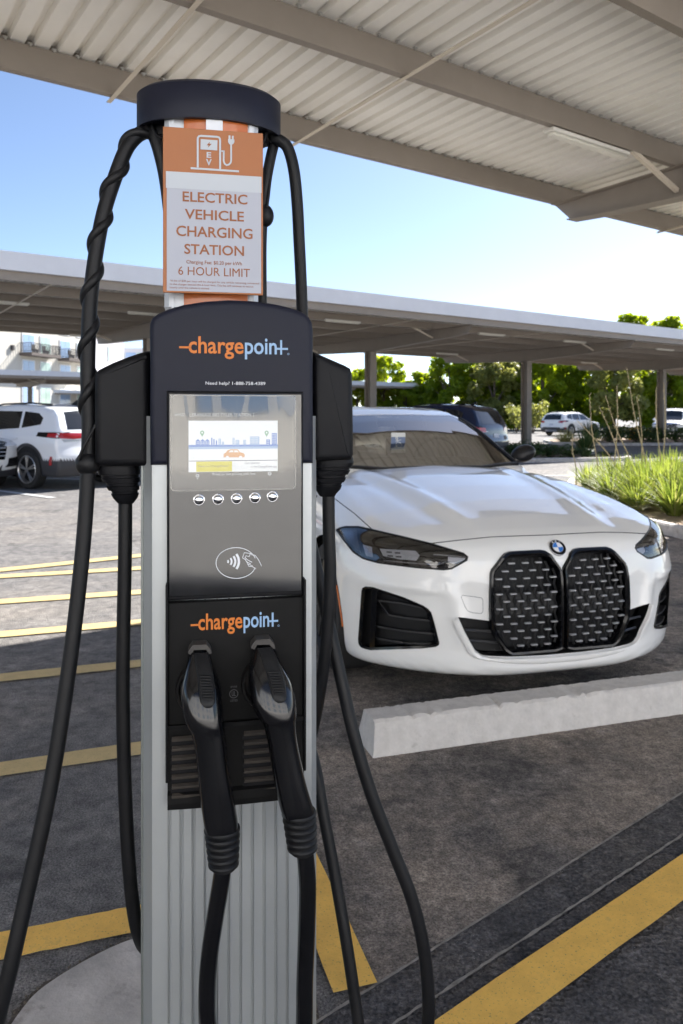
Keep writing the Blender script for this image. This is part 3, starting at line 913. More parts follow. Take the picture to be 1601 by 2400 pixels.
def make_clump(seed, n=90, h=.72, spread=.75, m='blade', w=.018, dead=.25):
    rnd = random.Random(seed)
    t = empty('grass_clump')
    mb = MB(); blades(mb, int(n * (1 - dead)), h, spread, rnd, w, 0); blades(mb, int(n * dead), h * .9, spread * 1.3, rnd, w * .8, 1)
    mb.build('blades', [M[m], M['dryblade']], t, fix=False, angle=None)
    return t
clA = make_clump(1, 260, .78, .80, w=.030); clB = make_clump(2, 250, .72, .90, w=.030)
spots = [(4.25, 9.65, .85, 'big strap leaved clump at the planter corner nearest the coupe'), (4.85, 9.35, .95, 'big strap leaved clump second from the planter corner, at the photo edge'),
         (4.35, 10.7, 1.0, 'bright green clump right behind the coupe bonnet'), (5.0, 10.5, 1.05, 'bright green clump in the middle of the planter'), (4.3, 11.7, .95, 'leafy clump against the far side of the coupe bonnet'),
         (5.1, 11.7, 1.0, 'leafy clump below the tall bent stalk'), (5.7, 11.0, 1.05, 'leafy clump at the right photo edge'), (4.7, 12.7, .95, 'leafy clump at the left end of the planter'),
         (5.6, 12.9, 1.0, 'leafy clump at the back of the planter'), (6.3, 12.3, 1.05, 'leafy clump at the back right of the planter'), (5.2, 9.0, .9, 'leafy clump at the front of the planter beside the photo edge'),
         (6.4, 11.2, 1.0, 'leafy clump just beyond the right photo edge'), (4.9, 13.9, .8, 'small leafy clump farthest back at the left of the planter'), (5.8, 14.2, .85, 'small leafy clump farthest back at the right of the planter'), (4.0, 10.2, .7, 'small leafy clump tucked against the kerb by the coupe headlamp'), (5.6, 9.9, 1.0, 'leafy clump on the right photo edge behind the planter front'),
         (4.65, 10.0, .95, 'leafy clump between the front pair and the middle of the planter'), (4.0, 11.2, .85, 'leafy clump just showing over the coupe bonnet edge'), (4.7, 11.2, 1.0, 'dense leafy clump in the planter left of the middle one'), (4.55, 12.2, .9, 'leafy clump in the second row behind the bonnet'),
         (5.45, 12.3, 1.0, 'leafy clump in the back row below the tallest stalk'), (5.3, 10.2, 1.0, 'leafy clump in the front row near the photo edge'), (5.95, 11.9, 1.0, 'leafy clump in the back row near the photo edge'), (4.35, 13.3, .8, 'small leafy clump in the last row beside the short stalk'), (5.3, 13.4, .9, 'leafy clump in the last row under the stalks'), (6.1, 13.3, .95, 'leafy clump in the last row by the photo edge'),
         (4.9, 9.9, 1.0, 'low leafy clump in the front row left of the photo edge pair'), (4.15, 10.7, .8, 'low leafy clump filling the gap behind the headlamp'), (4.6, 10.6, 1.0, 'leafy clump in the second row behind the corner clump'), (5.3, 11.2, 1.0, 'leafy clump in the third row near the photo edge'), (4.4, 11.2, .9, 'leafy clump in the third row close to the bonnet'), (4.95, 12.1, 1.0, 'leafy clump in the fourth row under the leaning stalks'), (5.55, 10.6, 1.0, 'leafy clump in the second row at the photo edge')]
stalks = {2: [(1375, 900, 1)], }
for i, (x, y, s, lab) in enumerate(spots):
    src = clA if i % 2 == 0 else clB
    t = src if i < 2 else copy_tree(src)
    t.location = (x, y, .09); t.scale = (s, s, s * .92); t.rotation_euler.z = i * 1.3
    tag(t, lab, 'plant', 'strap leaved clumps in the kerbed planter')
# flower stalks: base pixel, top pixel, depth
st = [((1435, 1080), (1352, 985), 12.6), ((1400, 1085), (1382, 925), 12.9), ((1453, 1080), (1405, 955), 12.2), ((1475, 1075), (1420, 930), 12.6), ((1440, 1090), (1446, 905), 12.0), ((1513, 1080), (1470, 865), 12.2),
      ((1505, 1075), (1493, 930), 12.8), ((1550, 1090), (1538, 912), 11.6), ((1554, 1088), (1556, 900), 12.3), ((1350, 1095), (1342, 1020), 13.5)]
for i, (a, b, Y) in enumerate(st):
    p0, p1 = at(a[0], a[1], Y), at(b[0], b[1], Y + .1)
    root = Vector((p0.x + (p0.x - p1.x) * .25, p0.y, .10))
    mb = MB(); m_ = p0.lerp(p1, .5) + Vector((.03 * (-1) ** i, 0, 0))
    pts = spline([root, p0, m_, p1], 5)
    mb.tube(pts, [.013 - .009 * k / len(pts) for k in range(len(pts))], 6)
    rnd = random.Random(i)
    for k in range(10):
        q = pts[int(len(pts) * (.55 + .044 * k))] if int(len(pts) * (.55 + .044 * k)) < len(pts) else pts[-1]
        mb.tube([q, q + Vector((rnd.uniform(-.03, .03), rnd.uniform(-.03, .03), .03))], .004, 4)
    o = mb.build('flower_stalk', M['stalk'])
    o.data.transform(Matrix.Translation(-root)); o.location = root
    tag(o, ['short bent stalk at the left of the planter', 'thin upright stalk beside the short bent one', 'leaning stalk crossing the distant white hatchback', 'longest left leaning stalk right of the hatchback', 'straight upright stalk in the middle of the planter',
            'tallest stalk, leaning left above the planter', 'thin stalk just right of the tallest stalk', 'tall stalk in front of the left side of the right hand column', 'tall stalk along the right side of the right hand column', 'shortest dry stalk nearest the coupe mirror'][i], 'stalk', 'dry flower stalks above the planter')

def make_shrub(name, seed, R, H, n, size, m):
    rnd = random.Random(seed); t = empty(name)
    cs = []; rs = []
    for i in range(16):
        a = rnd.uniform(0, 6.28); q = R * rnd.uniform(.1, .8); cs.append((q * math.cos(a), q * math.sin(a), H * rnd.uniform(.25, .75))); rs.append(R * rnd.uniform(.22, .38))
    me = leaf_mesh('foliage', cs, rs, n, size, seed, m)
    o = bpy.data.objects.new('foliage', me); COL.objects.link(o); o.parent = t
    mb = MB()
    for i in range(6): mb.tube([(0, 0, 0), Vector(cs[i]) * .6, cs[i]], [.02, .015, .008], 5)
    mb.build('stem', M['bark'], t)
    return t
sh = make_shrub('shrub', 5, .8, .75, 900, .05, M['leaf_shrub'])
so = make_shrub('shrub', 9, .9, 1.1, 900, .06, M['leaf_olive'])
fl = make_shrub('flowering_shrub', 12, .8, .9, 800, .07, M['flower'])
shrubs = [(sh, 1245, 23.4, .9, .75, 'low green shrub at the middle column foot'), (sh, 1195, 23.0, .8, .8, 'low green shrub left of the middle column foot'), (sh, 1290, 23.0, 1.0, .6, 'spreading low shrub right of the middle column'), (sh, 1340, 23.2, .9, .5, 'flat low shrub on the kerbed island'), (sh, 1155, 23.6, .8, .8, 'low shrub beside the navy car bumper'),
          (sh, 1420, 23.8, .5, .45, 'small dark shrub at the island tip'), (so, 1450, 37, 1.1, .8, 'rounded olive shrub beside the front of the white hatchback'), (sh, 1430, 36.0, 1.1, 1.0, 'dark shrub in the far bed under the hatchback nose'), (sh, 1490, 36.0, 1.3, .9, 'dark shrub in the far bed among the stalks'), (sh, 1530, 36.5, 1.2, .9, 'dark shrub in the far bed left of the right hand column'), (sh, 1585, 36.5, 1.2, .9, 'dark shrub in the far bed under the white pickup'),
          (fl, 1497, 39, 1.0, .9, 'yellow flowering shrub left of the right hand column'), (so, 1250, 60, 2.0, 1.4, 'pale brownish shrub behind the middle column'), (so, 1210, 62, 1.8, 1.4, 'pale brownish shrub left of the middle column far back')]
seen = set()
for (src, px, Y, s, sz, lab) in shrubs:
    t = src if src not in seen else copy_tree(src); seen.add(src)
    t.location = ((px - CX) / FPX * Y, Y, .09 if Y < 50 else 0); t.scale = (s, s, s * sz); t.rotation_euler.z = px
    tag(t, lab, 'shrub', 'shrubs in the far beds')
dk = make_clump(6, 260, .85, .5, 'leaf_shrub', .022, .1); dk.location = ((1372 - CX) / FPX * 23.6, 23.6, .09); dk.scale = (1.15, 1.15, 1.1)
tag(dk, 'dark spiky grass clump standing on the kerbed island', 'plant')
dk2 = copy_tree(dk); dk2.location = ((1385 - CX) / FPX * 36, 36, .09); dk2.scale = (1.7, 1.7, 1.3); tag(dk2, 'wide spiky grass clump before the white hatchback wheel', 'plant')
pl = make_clump(8, 240, .8, .8, 'dryblade', .02, .4); pl.location = ((1325 - CX) / FPX * 36.5, 36.5, .0); pl.scale = (1.4, 1.4, 1.1)
tag(pl, 'pale yellow grass clump before the rear of the white hatchback', 'plant')
# ================================================================== THE CHARGING STATION
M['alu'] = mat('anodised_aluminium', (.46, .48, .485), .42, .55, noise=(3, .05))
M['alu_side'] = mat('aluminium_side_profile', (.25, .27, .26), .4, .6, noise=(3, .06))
M['navy_plastic'] = mat('navy_black_plastic', (.009, .0102, .021), .5, spec=.25, noise=(14, .12), bump=(420, .12, .0006))
M['black_plastic'] = mat('black_plastic', (.005, .005, .0065), .52, spec=.22, noise=(14, .2), bump=(420, .15, .0006))
M['dusty_plastic'] = mat('dusty_black_plastic', (.0045, .0043, .0043), .62, spec=.2, noise=(18, .3), dirt=(9, (.045, .036, .030), .62))
M['rubber'] = mat('black_rubber_cable', (.006, .006, .007), .5, spec=.3, noise=(30, .25), bump=(200, .15, .0008), dirt=(26, (.045, .04, .037), .70))
M['gloss_plastic'] = mat('glossy_black_plastic', (.005, .005, .006), .15, spec=.6, noise=(8, .2))
M['matte_plastic'] = mat('matte_black_plastic', (.010, .010, .011), .55, spec=.3, noise=(40, .15))
M['grey_collar'] = mat('weathered_grey_collar', (.055, .050, .046), .7, noise=(50, .3))
M['louvre_dust'] = mat('dusty_louvre_edge', (.045, .037, .030), .8, noise=(40, .4))
M['orange_panel'] = mat('orange_backlit_panel', (.44, .11, .018), .3, coat=.5, noise=(10, .08))
M['mast_white'] = mat('white_aluminium', (.52, .54, .57), .35, .2)
M['logo_orange'] = mat('orange_print', (.62, .17, .015), .5)
M['logo_blue'] = mat('pale_blue_print', (.28, .43, .64), .5)
M['print_white'] = mat('white_print', (.72, .74, .78), .5)
M['print_grey'] = mat('grey_print', (.10, .10, .105), .6)
M['screen_glass'] = mat('dark_screen_glass', (.004, .004, .005), .06, spec=.7, noise=(7, .3))
M['screen_glass'].node_tree.nodes['Principled BSDF'].inputs['IOR'].default_value = 1.65
M['lcd_film'] = mat('screen_protector_edge', (.30, .29, .27), .25)
M['lcd_white'] = mat('lit_screen_white', (.05, .05, .05), .15, spec=.8, emit=((.82, .87, .92), 0.182))
M['lcd_blue'] = mat('lit_screen_blue', (.02, .02, .02), .15, emit=((.10, .25, .72), 0.176))
M['lcd_paleblue'] = mat('lit_screen_pale_blue', (.02, .02, .02), .15, emit=((.38, .56, .86), 0.176))
M['lcd_yellow'] = mat('lit_screen_yellow', (.02, .02, .02), .15, emit=((.78, .72, .05), 0.176))
M['lcd_orange'] = mat('lit_screen_orange', (.02, .02, .02), .15, emit=((.82, .42, .18), 0.176))
M['lcd_green'] = mat('lit_screen_green', (.02, .02, .02), .15, emit=((.25, .55, .35), 0.162))
M['lcd_text'] = mat('lit_screen_text', (.02, .02, .02), .3, emit=((.75, .78, .8), 0.147))
M['lcd_dark'] = mat('dark_screen_text', (.03, .03, .05), .3, emit=((.08, .08, .12), 0.147))
M['chrome'] = mat('chrome', (.75, .75, .76), .06, 1.0)
M['sign_orange'] = mat('orange_sign_board', (.36, .125, .038), .5, noise=(6, .05))
M['sign_white'] = mat('white_sign_paper', (.40, .415, .475), .55, noise=(4, .03))
M['sign_strip'] = mat('blank_paper_strip', (.47, .50, .54), .5, noise=(4, .03))
M['sign_text'] = mat('brown_orange_print', (.29, .10, .036), .6)

CYAW = math.radians(10.9); CXY = (-.196, 1.348)
ccs, csn = math.cos(CYAW), math.sin(CYAW)
def CH(px, py, yl):
    """point seen at a pixel, lying in the charger's own plane local y = yl -> (x, y, z) in the charger's frame"""
    k = (px - CX) / FPX
    Y = (yl + CXY[1] * ccs - CXY[0] * csn) / (ccs - k * csn)
    return Vector(((k * Y - CXY[0]) * ccs + (Y - CXY[1]) * csn, yl, CAMZ - (py - CY) / FPX * Y))
def CZ(py, yl): return CH(548, py, yl).z

ch = thing('charging_station', 'tall grey and navy electric vehicle charging station with black cables standing on the asphalt', 'charging station', (CXY[0], CXY[1], 0), CYAW)

# ---- column: extruded profile with fluted front
def column_profile():
    r = []
    r += [(-.108, -.0835), (-.128, -.0835), (-.1335, -.082), (-.1345, -.078), (-.1360, -.074), (-.150, -.048), (-.1505, .07), (-.14, .085), (.14, .085), (.1445, .07), (.1440, -.055), (.1335, -.080), (.1315, -.0835), (.108, -.0835)]
    return r
mb = MB()
# side and rear shell
pr = column_profile()
mb.loft([[(x, y, 0.02) for x, y in pr], [(x, y, 1.36) for x, y in pr]], 0, False, False, False)
# fluted middle: gentle outward bow with grooves
fl_ = []
nr = 11
for i in range(nr):
    xa = -.108 + .216 * i / nr; xb = -.108 + .216 * (i + 1) / nr
    def bow(x): return -.0835 - .006 * (1 - (x / .108) ** 2)
    g = .0016
    fl_ += [(xa + .0004, bow(xa) + .003), (xa + g + .0008, bow(xa) + .003), (xa + 2 * g, bow(xa) - .0015), (xa + 4 * g, bow(xa) - .0003), (xb - g, bow(xb) - .0003), (xb - .0002, bow(xb) - .0015)]
mb.loft([[(x, y, 0.02) for x, y in fl_], [(x, y, 1.36) for x, y in fl_]], 0, False, False, False)
mb.build('column', M['alu'], ch, angle=20, fix=False)
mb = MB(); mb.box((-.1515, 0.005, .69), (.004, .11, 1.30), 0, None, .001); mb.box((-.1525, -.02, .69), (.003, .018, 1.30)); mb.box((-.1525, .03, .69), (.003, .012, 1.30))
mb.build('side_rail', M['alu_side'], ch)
mb = MB(); mb.box((0, 0, .01), (.36, .24, .02), 0, None, .006); mb.build('base_plate', M['alu'], ch)

# ---- mast between head and ring
zt, zb = CZ(270, -.05), CZ(735, -.05)
xl, xr = CH(385, 500, -.055).x, CH(606, 500, -.055).x
mb = MB(); mb.box(((xl + xr) / 2, 0, (zt + zb) / 2), (xr - xl, .11, zt - zb), 0, None, .008)
for xx in (xl + .014, xr - .014): mb.box((xx, -.0565, (zt + zb) / 2), (.004, .003, zt - zb))
mb.build('mast', M['mast_white'], ch)
ol, orr = CH(431, 700, -.06).x, CH(581, 700, -.06).x
mb = MB()
rings = []
for k in range(13):
    t = -1 + 2 * k / 12; rings.append(((ol + orr) / 2 + (orr - ol) / 2 * t, -.058 - .010 * (1 - t * t)))
mb.loft([[(x, y, zb) for x, y in rings], [(x, y, zt) for x, y in rings]], 0, False, False, False)
mb.add([(ol, -.058, zb), (ol, -.050, zb), (ol, -.050, zt), (ol, -.058, zt), (orr, -.058, zb), (orr, -.050, zb), (orr, -.050, zt), (orr, -.058, zt)], [(0, 1, 2, 3), (4, 7, 6, 5)])
mp = mb.build('orange_panel', M['orange_panel'], ch)
wl, wr = CH(483, 295, -.07).x, CH(522, 295, -.07).x
mb = MB(); mb.box(((wl + wr) / 2, -.0695, zt - .045), (wr - wl, .002, .09)); mb.build('panel_stripe', M['print_white'], mp, smooth=False)

# ---- cable ring on top: shallow oval drum
zr0, zr1 = CZ(320, 0), CZ(320, 0) + .062
xm = CH(492, 300, 0).x; aw = (CH(661, 300, 0).x - CH(324, 300, 0).x) / 2; bd_ = .078
def oval(k, z, s=1.0, n=56):
    return [(xm + (aw - k) * math.cos(2 * math.pi * i / n), (bd_ - k) * math.sin(2 * math.pi * i / n), z) for i in range(n)]
mb = MB()
mb.loft([oval(.012, zr0 + .004), oval(.008, zr0), oval(.001, zr0), oval(0, zr0 + .003), oval(0, zr1 - .003), oval(.003, zr1), oval(.012, zr1 + .007), oval(.035, zr1 + .015), oval(.06, zr1 + .019)], 0, True, True, True)
mb.build('cable_ring', M['navy_plastic'], ch, angle=50)
mb = MB()
for sx in (-1, 1):
    mb.tube([(xm + sx * .080, 0, zr0 + .005), (xm + sx * .080, 0, zr0 - .012)], .022, 14)
    mb.tube(spline([(xm + sx * .062, -.02, zr0 + .006), (xm + sx * .070, -.022, zr0 - .016), (xm + sx * .09, -.022, zr0 - .016), (xm + sx * .10, -.02, zr0 + .006)], 4), .003, 6)
mb.build('cable_gland', M['black_plastic'], ch)

# ---- head cover
PF, PB = -.098, .088
op = [(352, 1091), (351, 960), (351, 830), (350, 775), (351, 758), (357, 744), (370, 734), (392, 724), (430, 713), (480, 705), (537, 701.5), (595, 704), (645, 711), (690, 722), (712, 731), (726, 742), (733, 756), (735, 775), (735, 830), (735.5, 960), (735.5, 1086)]
ho = [CH(x, y, PF) for x, y in op]
ho = [(p.x, p.z) for p in ho]
zbot = (ho[0][1] + ho[-1][1]) / 2
ho[0] = (ho[0][0], zbot); ho[-1] = (ho[-1][0], zbot)
hc = Vector((sum(p[0] for p in ho) / len(ho), sum(p[1] for p in ho) / len(ho)))
def inset(poly, d):
    n = len(poly); out = []
    for i in range(n):
        a = Vector(poly[i - 1]); b = Vector(poly[i]); c = Vector(poly[(i + 1) % n])
        n1 = (b - a).normalized(); n2 = (c - b).normalized()
        t = (n1 + n2); t = t.normalized() if t.length > 1e-6 else n1
        nrm = Vector((-t.y, t.x)); 
        cosv = max(.35, abs(nrm.dot(Vector((-n1.y, n1.x)))))
        q = b + nrm * (d / cosv); out.append((q.x, q.y))
    return out
def area(p): return sum(p[i - 1][0] * p[i][1] - p[i][0] * p[i - 1][1] for i in range(len(p)))
def inward(poly, d): return inset(poly, d if area(poly) > 0 else -d)
def shell(mb, poly, y0, y1, bev, mi=0, steps=4):
    rings = []
    for k in range(steps + 1):
        a = math.pi / 2 * k / steps
        rings.append([(x, y0 + bev * (1 - math.sin(a)), z) for x, z in inward(poly, bev * (1 - math.cos(a)))][:])
    rings = []
    for k in range(steps + 1):
        a = math.pi / 2 * k / steps
        ins = bev * (1 - math.sin(a)); yy = y0 + bev * (1 - math.cos(a))
        rings.append([(x, yy, z) for x, z in inward(poly, ins)])
    for k in range(steps, -1, -1):
        a = math.pi / 2 * k / steps
        ins = bev * (1 - math.sin(a)); yy = y1 - bev * (1 - math.cos(a))
        rings.append([(x, yy, z) for x, z in inward(poly, ins)])
    mb.loft(rings, mi)
mb = MB(); shell(mb, ho, PF, PB, .010); head = mb.build('head_cover', M['navy_plastic'], ch, angle=40)

# ---- side housings
def wing(pts, y0, y1, bev):
    poly = [(p.x, p.z) for p in (CH(x, y, y0) for x, y in pts)]
    mb = MB(); shell(mb, poly, y0, y1, bev); return mb.build('side_housing', M['black_plastic'], ch, angle=40)
wing([(221, 1086), (220, 960), (220, 890), (222, 874), (230, 866), (262, 850), (300, 835), (340, 822), (352, 821), (352, 1093), (235, 1094)], -.062, .06, .013)
wing([(735, 1082), (734, 822), (775, 840), (812, 856), (824, 863), (828, 876), (830, 960), (831, 1066), (826, 1078)], -.062, .06, .013)

# ---- strain reliefs under the housings
def relief(rows, yl, parent):
    mb = MB(); rings = []
    for (py, x0, x1) in rows:
        p0, p1 = CH(x0, py, yl), CH(x1, py, yl); c = (p0 + p1) / 2; hw = (p1.x - p0.x) / 2; hd = min(.036, hw * .95)
        rings.append([(c.x + hw * (abs(math.cos(a)) ** .75) * (1 if math.cos(a) > 0 else -1), yl + .01 + hd * (abs(math.sin(a)) ** .75) * (1 if math.sin(a) > 0 else -1), c.z) for a in [2 * math.pi * i / 26 for i in range(26)]])
    mb.loft(rings); return mb.build('strain_relief', M['black_plastic'], parent, angle=25)
relief([(1088, 228, 325), (1100, 227, 327), (1112, 230, 327), (1113, 236, 324), (1119, 238, 324), (1120, 236, 327), (1130, 241, 327), (1131, 247, 323), (1138, 250, 323), (1139, 247, 326), (1149, 253, 326), (1150, 259, 322), (1156, 262, 322), (1158, 259, 325), (1168, 264, 322), (1176, 271, 316), (1181, 276, 312), (1181, 281, 306)], -.02, ch)
relief([(1072, 738, 828), (1084, 736, 830), (1094, 737, 826), (1095, 741, 821), (1101, 741, 819), (1102, 737, 822), (1112, 738, 817), (1113, 742, 812), (1119, 742, 810), (1120, 738, 813), (1130, 739, 808), (1131, 743, 804), (1137, 743, 801), (1138, 740, 803), (1148, 742, 799), (1158, 748, 790), (1164, 752, 787), (1164, 757, 782)], -.02, ch)

# ---- printed lettering
def stroke(mb, pts, w, yl, mi=0, closed=False):
    """a flat printed line of width w through local (x,z) points"""
    n = len(pts); L = []; R = []
    for i in range(n):
        a = Vector(pts[i - 1] if (i > 0 or closed) else pts[i]); b = Vector(pts[i]); c = Vector(pts[(i + 1) % n] if (i < n - 1 or closed) else pts[i])
        t = (c - a).normalized(); nn = Vector((-t.y, t.x)) * w / 2
        L.append((b.x + nn.x, yl, b.y + nn.y)); R.append((b.x - nn.x, yl, b.y - nn.y))
    F = [(i, (i + 1) % n, n + (i + 1) % n, n + i) for i in range(n if closed else n - 1)]
    mb.add(L + R, F, mi)
def xz(px, py, yl): p = CH(px, py, yl); return (p.x, p.z)
def words(mb, body, px0, px1, top, bot, yl, mi=0, bold=0.0, pyl=None):
    """left-hand top/bottom pixels of the first letter fix the line"""
    x0, z1 = xz(px0, top, yl); x1, _ = xz(px1, top, yl); _, z0 = xz(px0, bot, yl)
    add_text(mb, body, x0, x1, z0, z1, lambda x, z: (x, yl, z), mi, bold)
def wordmark(px0, px1, top, base, yl, parent):
    """dash, 'charge' in orange, 'poin' and a cross-shaped t in pale blue"""
    u = (px1 - px0) / 255.0
    h = base - top                      # x-height span on the left, pixels
    mb = MB()
    V, F = text_outline('charge', .018)
    x0, zb_ = xz(px0 + 22 * u, base, yl); x1, _ = xz(px0 + 151 * u, base, yl); x2, _ = xz(px0 + 154 * u, base, yl); x3, _ = xz(px0 + 229 * u, base, yl)
    _, zx = xz(px0 + 22 * u, top, yl)
    xh = zx - zb_                       # x-height in metres
    def put(body, xa, xb, mi):
        V, F = text_outline(body, .016)
        ax = min(v[0] for v in V); bx = max(v[0] for v in V)
        vo, _ = text_outline('o', .016); hy = max(v[1] for v in vo); ly = min(v[1] for v in vo)
        mb.add([(xa + (v[0] - ax) / (bx - ax) * (xb - xa), yl, zb_ + (v[1] - ly) / (hy - ly) * xh) for v in V], F, mi)
    put('charge', x0, x1, 0); put('poin', x2, x3, 1)
    lw = xh * .17
    zc = zb_ + xh * .50
    xs, _ = xz(px0, base, yl)
    stroke(mb, [(xs, zc), (x0 + lw, zc)], lw, yl, 0)
    xc, _ = xz(px0 + 239 * u, base, yl); xe, _ = xz(px1, base, yl)
    stroke(mb, [(x3 - lw, zc), (xe, zc)], lw, yl - .0001, 1); stroke(mb, [(xc, zb_), (xc, zb_ + xh * 1.25)], lw, yl - .0002, 1)
    c = (xe + lw * .2, zb_ + lw * .4); 
    stroke(mb, [(c[0] + lw * .45 * math.cos(a), c[1] + lw * .45 * math.sin(a)) for a in [i * .785 for i in range(8)]], lw * .2, yl, 1, True)
    return mb.build('lettering', [M['logo_orange'], M['logo_blue']], parent, smooth=False, fix=False)
wordmark(420, 675, 800, 828, PF - .0012, head)
mb = MB(); words(mb, 'Need help? 1-888-758-4389', 482, 622, 894, 904, PF - .0012, 0, 0); mb.build('lettering', M['print_white'], head, smooth=False, fix=False)

# ---- screen panel
PG = -.1035
mb = MB()
bz = [xz(391, 918, PG), xz(711, 914, PG), xz(713, 1400, PG), xz(391, 1404, PG)]
x0b, x1b = bz[0][0], bz[1][0]; z1b, z0b = CZ(917, PG), CZ(1402, PG)
shell(mb, [(x0b, z0b), (x1b, z0b), (x1b, z1b), (x0b, z1b)], PG, -.085, .004)
bezel = mb.build('screen_bezel', M['black_plastic'], ch, angle=40)
PS = PG - .0012
x0s, x1s = xz(396, 1100, PS)[0], xz(707, 1100, PS)[0]; z1s, z0s = CZ(923, PS), CZ(1392, PS)
mb = MB(); mb.box(((x0s + x1s) / 2, PS, (z0s + z1s) / 2), (x1s - x0s, .002, z1s - z0s), 0, None, .0008)
gp = mb.build('screen_glass', M['screen_glass'], bezel, angle=40)
PL = PS - .0014
def rect(mb, a, b, c, d, yl, mi=0):
    """pixel box left, top, right, bottom (measured on the left edge)"""
    x0, z1 = xz(a, b, yl); x1, _ = xz(c, b, yl); _, z0 = xz(a, d, yl)
    mb.add([(x0, yl, z0), (x1, yl, z0), (x1, yl, z1), (x0, yl, z1)], [(0, 1, 2, 3)], mi)
def pg(mb, pts, yl, mi=0):
    mb.add([(p[0], yl, p[1]) for p in (xz(x, y, yl) for x, y in pts)], [tuple(range(len(pts)))], mi)
mb = MB()
xa, za = xz(400, 1151, PL); xb, zb2 = xz(693, 1151, PL); zc2 = CZ(927, PL)
stroke(mb, rrect(xa, za, xb, zc2, .008), .0016, PL, 0, True)
mb.build('screen_protector', M['lcd_film'], gp, smooth=False, fix=False)
mb = MB()                                                       # lit display
MI = dict(w=0, b=1, p=2, y=3, o=4, g=5, t=6, d=7)
rect(mb, 442, 986, 651, 1107, PL, 0)
P1 = PL - .0003
rect(mb, 442, 1043, 651, 1047.5, P1, 1); rect(mb, 442, 1047.5, 651, 1053, P1, 2)
for (a, b) in ((459, 1033), (470, 1033), (481, 1033)):
    pg(mb, [(a, 1043), (a, b), (a + 5, b - 4), (a + 10, b), (a + 10, 1043)], P1, 1)
    for q in (2, 6):
        for r_ in (1035, 1039): rect(mb, a + q, r_, a + q + 2, r_ + 2, P1 - .0002, 0)
for (a, t, w_) in ((495, 1026, 3), (500, 1029, 3), (506, 1032, 3)): rect(mb, a, t, a + w_, 1043, P1, 1)
for (a, t, w_, m_) in ((512, 1028, 6, 2), (520, 1035, 5, 2), (545, 1026, 5, 2), (552, 1031, 9, 2), (570, 1031, 7, 2), (586, 1023, 22, 2), (624, 1030, 9, 1), (637, 1015, 12, 1)):
    rect(mb, a, t, a + w_, 1044, P1, m_)
    k = 0
    for zz in range(int(t) + 2, 1041, 4):
        xx = a + 1.5
        while xx + 1.5 < a + w_: rect(mb, xx, zz, xx + 1.5, zz + 2, P1 - .0002, 0); xx += 3.2
for cx_ in (474, 625):
    pts = [(cx_ + 5 * math.cos(a), 1014 + 5 * math.sin(a)) for a in [math.radians(20 - 20 * i) for i in range(12)]] + [(cx_, 1024)]
    pg(mb, pts, P1, 5)
    pg(mb, [(cx_ + 2 * math.cos(a), 1014 + 2 * math.sin(a)) for a in [i * .785 for i in range(8)]], P1 - .0002, 0)
pg(mb, [(524, 1072), (524, 1064), (529, 1061), (534, 1055), (541, 1053), (557, 1053), (563, 1060), (571, 1062), (574, 1066), (573, 1072)], P1, 4)
pg(mb, [(536, 1060), (540, 1055.5), (547, 1055.5), (547, 1060)], P1 - .0002, 0); pg(mb, [(549, 1060), (549, 1055.5), (556, 1055.5), (560, 1060)], P1 - .0002, 0)
for cx_ in (533, 564): pg(mb, [(cx_ + 4 * math.cos(a), 1072 + 4 * math.sin(a)) for a in [i * .6283 for i in range(10)]], P1 - .0002, 0)
rect(mb, 442, 1080, 651, 1081.6, P1, 7)
rect(mb, 460, 1082, 544, 1106, P1, 3)
words(mb, 'New to ChargePoint?', 465, 536, 1090, 1097, P1 - .0003, 7)
words(mb, 'Get started', 574, 608, 1082, 1088, P1 - .0003, 7); words(mb, 'in the ChargePoint app', 588, 649, 1091, 1098, P1 - .0003, 7)
words(mb, 'HWOU', 410, 433, 968, 976, P1, 6); words(mb, 'LERANUGS RIO TYLER STATION 1', 445, 595, 968, 976, P1, 6)
words(mb, 'Press to see pricing and fees', 498, 599, 1108, 1116, P1, 6, .01)
cg = [(463 + (5.2 if i % 2 else 3.8) * math.cos(i * math.pi / 8), 1115 + (5.2 if i % 2 else 3.8) * math.sin(i * math.pi / 8)) for i in range(16)]
pg(mb, cg, P1, 6); pg(mb, [(463 + 1.6 * math.cos(a), 1115 + 1.6 * math.sin(a)) for a in [i * .785 for i in range(8)]], P1 - .0002, 7)
pg(mb, [(460, 1121.5), (466, 1121.5), (463, 1124)], P1, 6)
pg(mb, [(632 + 4.6 * math.cos(a), 1110 + 4.6 * math.sin(a)) for a in [i * .524 for i in range(12)]], P1, 6); words(mb, '?', 630.6, 633.6, 1107, 1113, P1 - .0003, 7, .02)
mb.build('display', [M[k] for k in ('lcd_white', 'lcd_blue', 'lcd_paleblue', 'lcd_yellow', 'lcd_orange', 'lcd_green', 'lcd_text', 'lcd_dark')], gp, smooth=False, fix=False)
# crinkled clear film stuck over the display
M['film'] = glass('clear_plastic_film', (.95, .95, .94), .03, .02)
rf = random.Random(2); folds = [(rf.uniform(xa, xb), rf.uniform(.004, .012), rf.uniform(-.0005, .0007), rf.uniform(-.2, .2)) for _ in range(11)]
mb = MB(); nx_, nz_ = 150, 24; V = []
for i in range(nx_ + 1):
    for j in range(nz_ + 1):
        x = xa + (xb - xa) * i / nx_; z = za + (zc2 - za) * j / nz_
        h = sum(a_ * math.exp(-((x - c_ - s_ * (z - za)) / w_) ** 2) for c_, w_, a_, s_ in folds) * (.35 + .65 * j / nz_)
        V.append((x, PL - .0022 - max(-.0008, h), z))
mb.add(V, [(i * (nz_ + 1) + j, (i + 1) * (nz_ + 1) + j, (i + 1) * (nz_ + 1) + j + 1, i * (nz_ + 1) + j + 1) for i in range(nx_) for j in range(nz_)])
mb.build('protective_film', M['film'], gp, angle=None, fix=False)
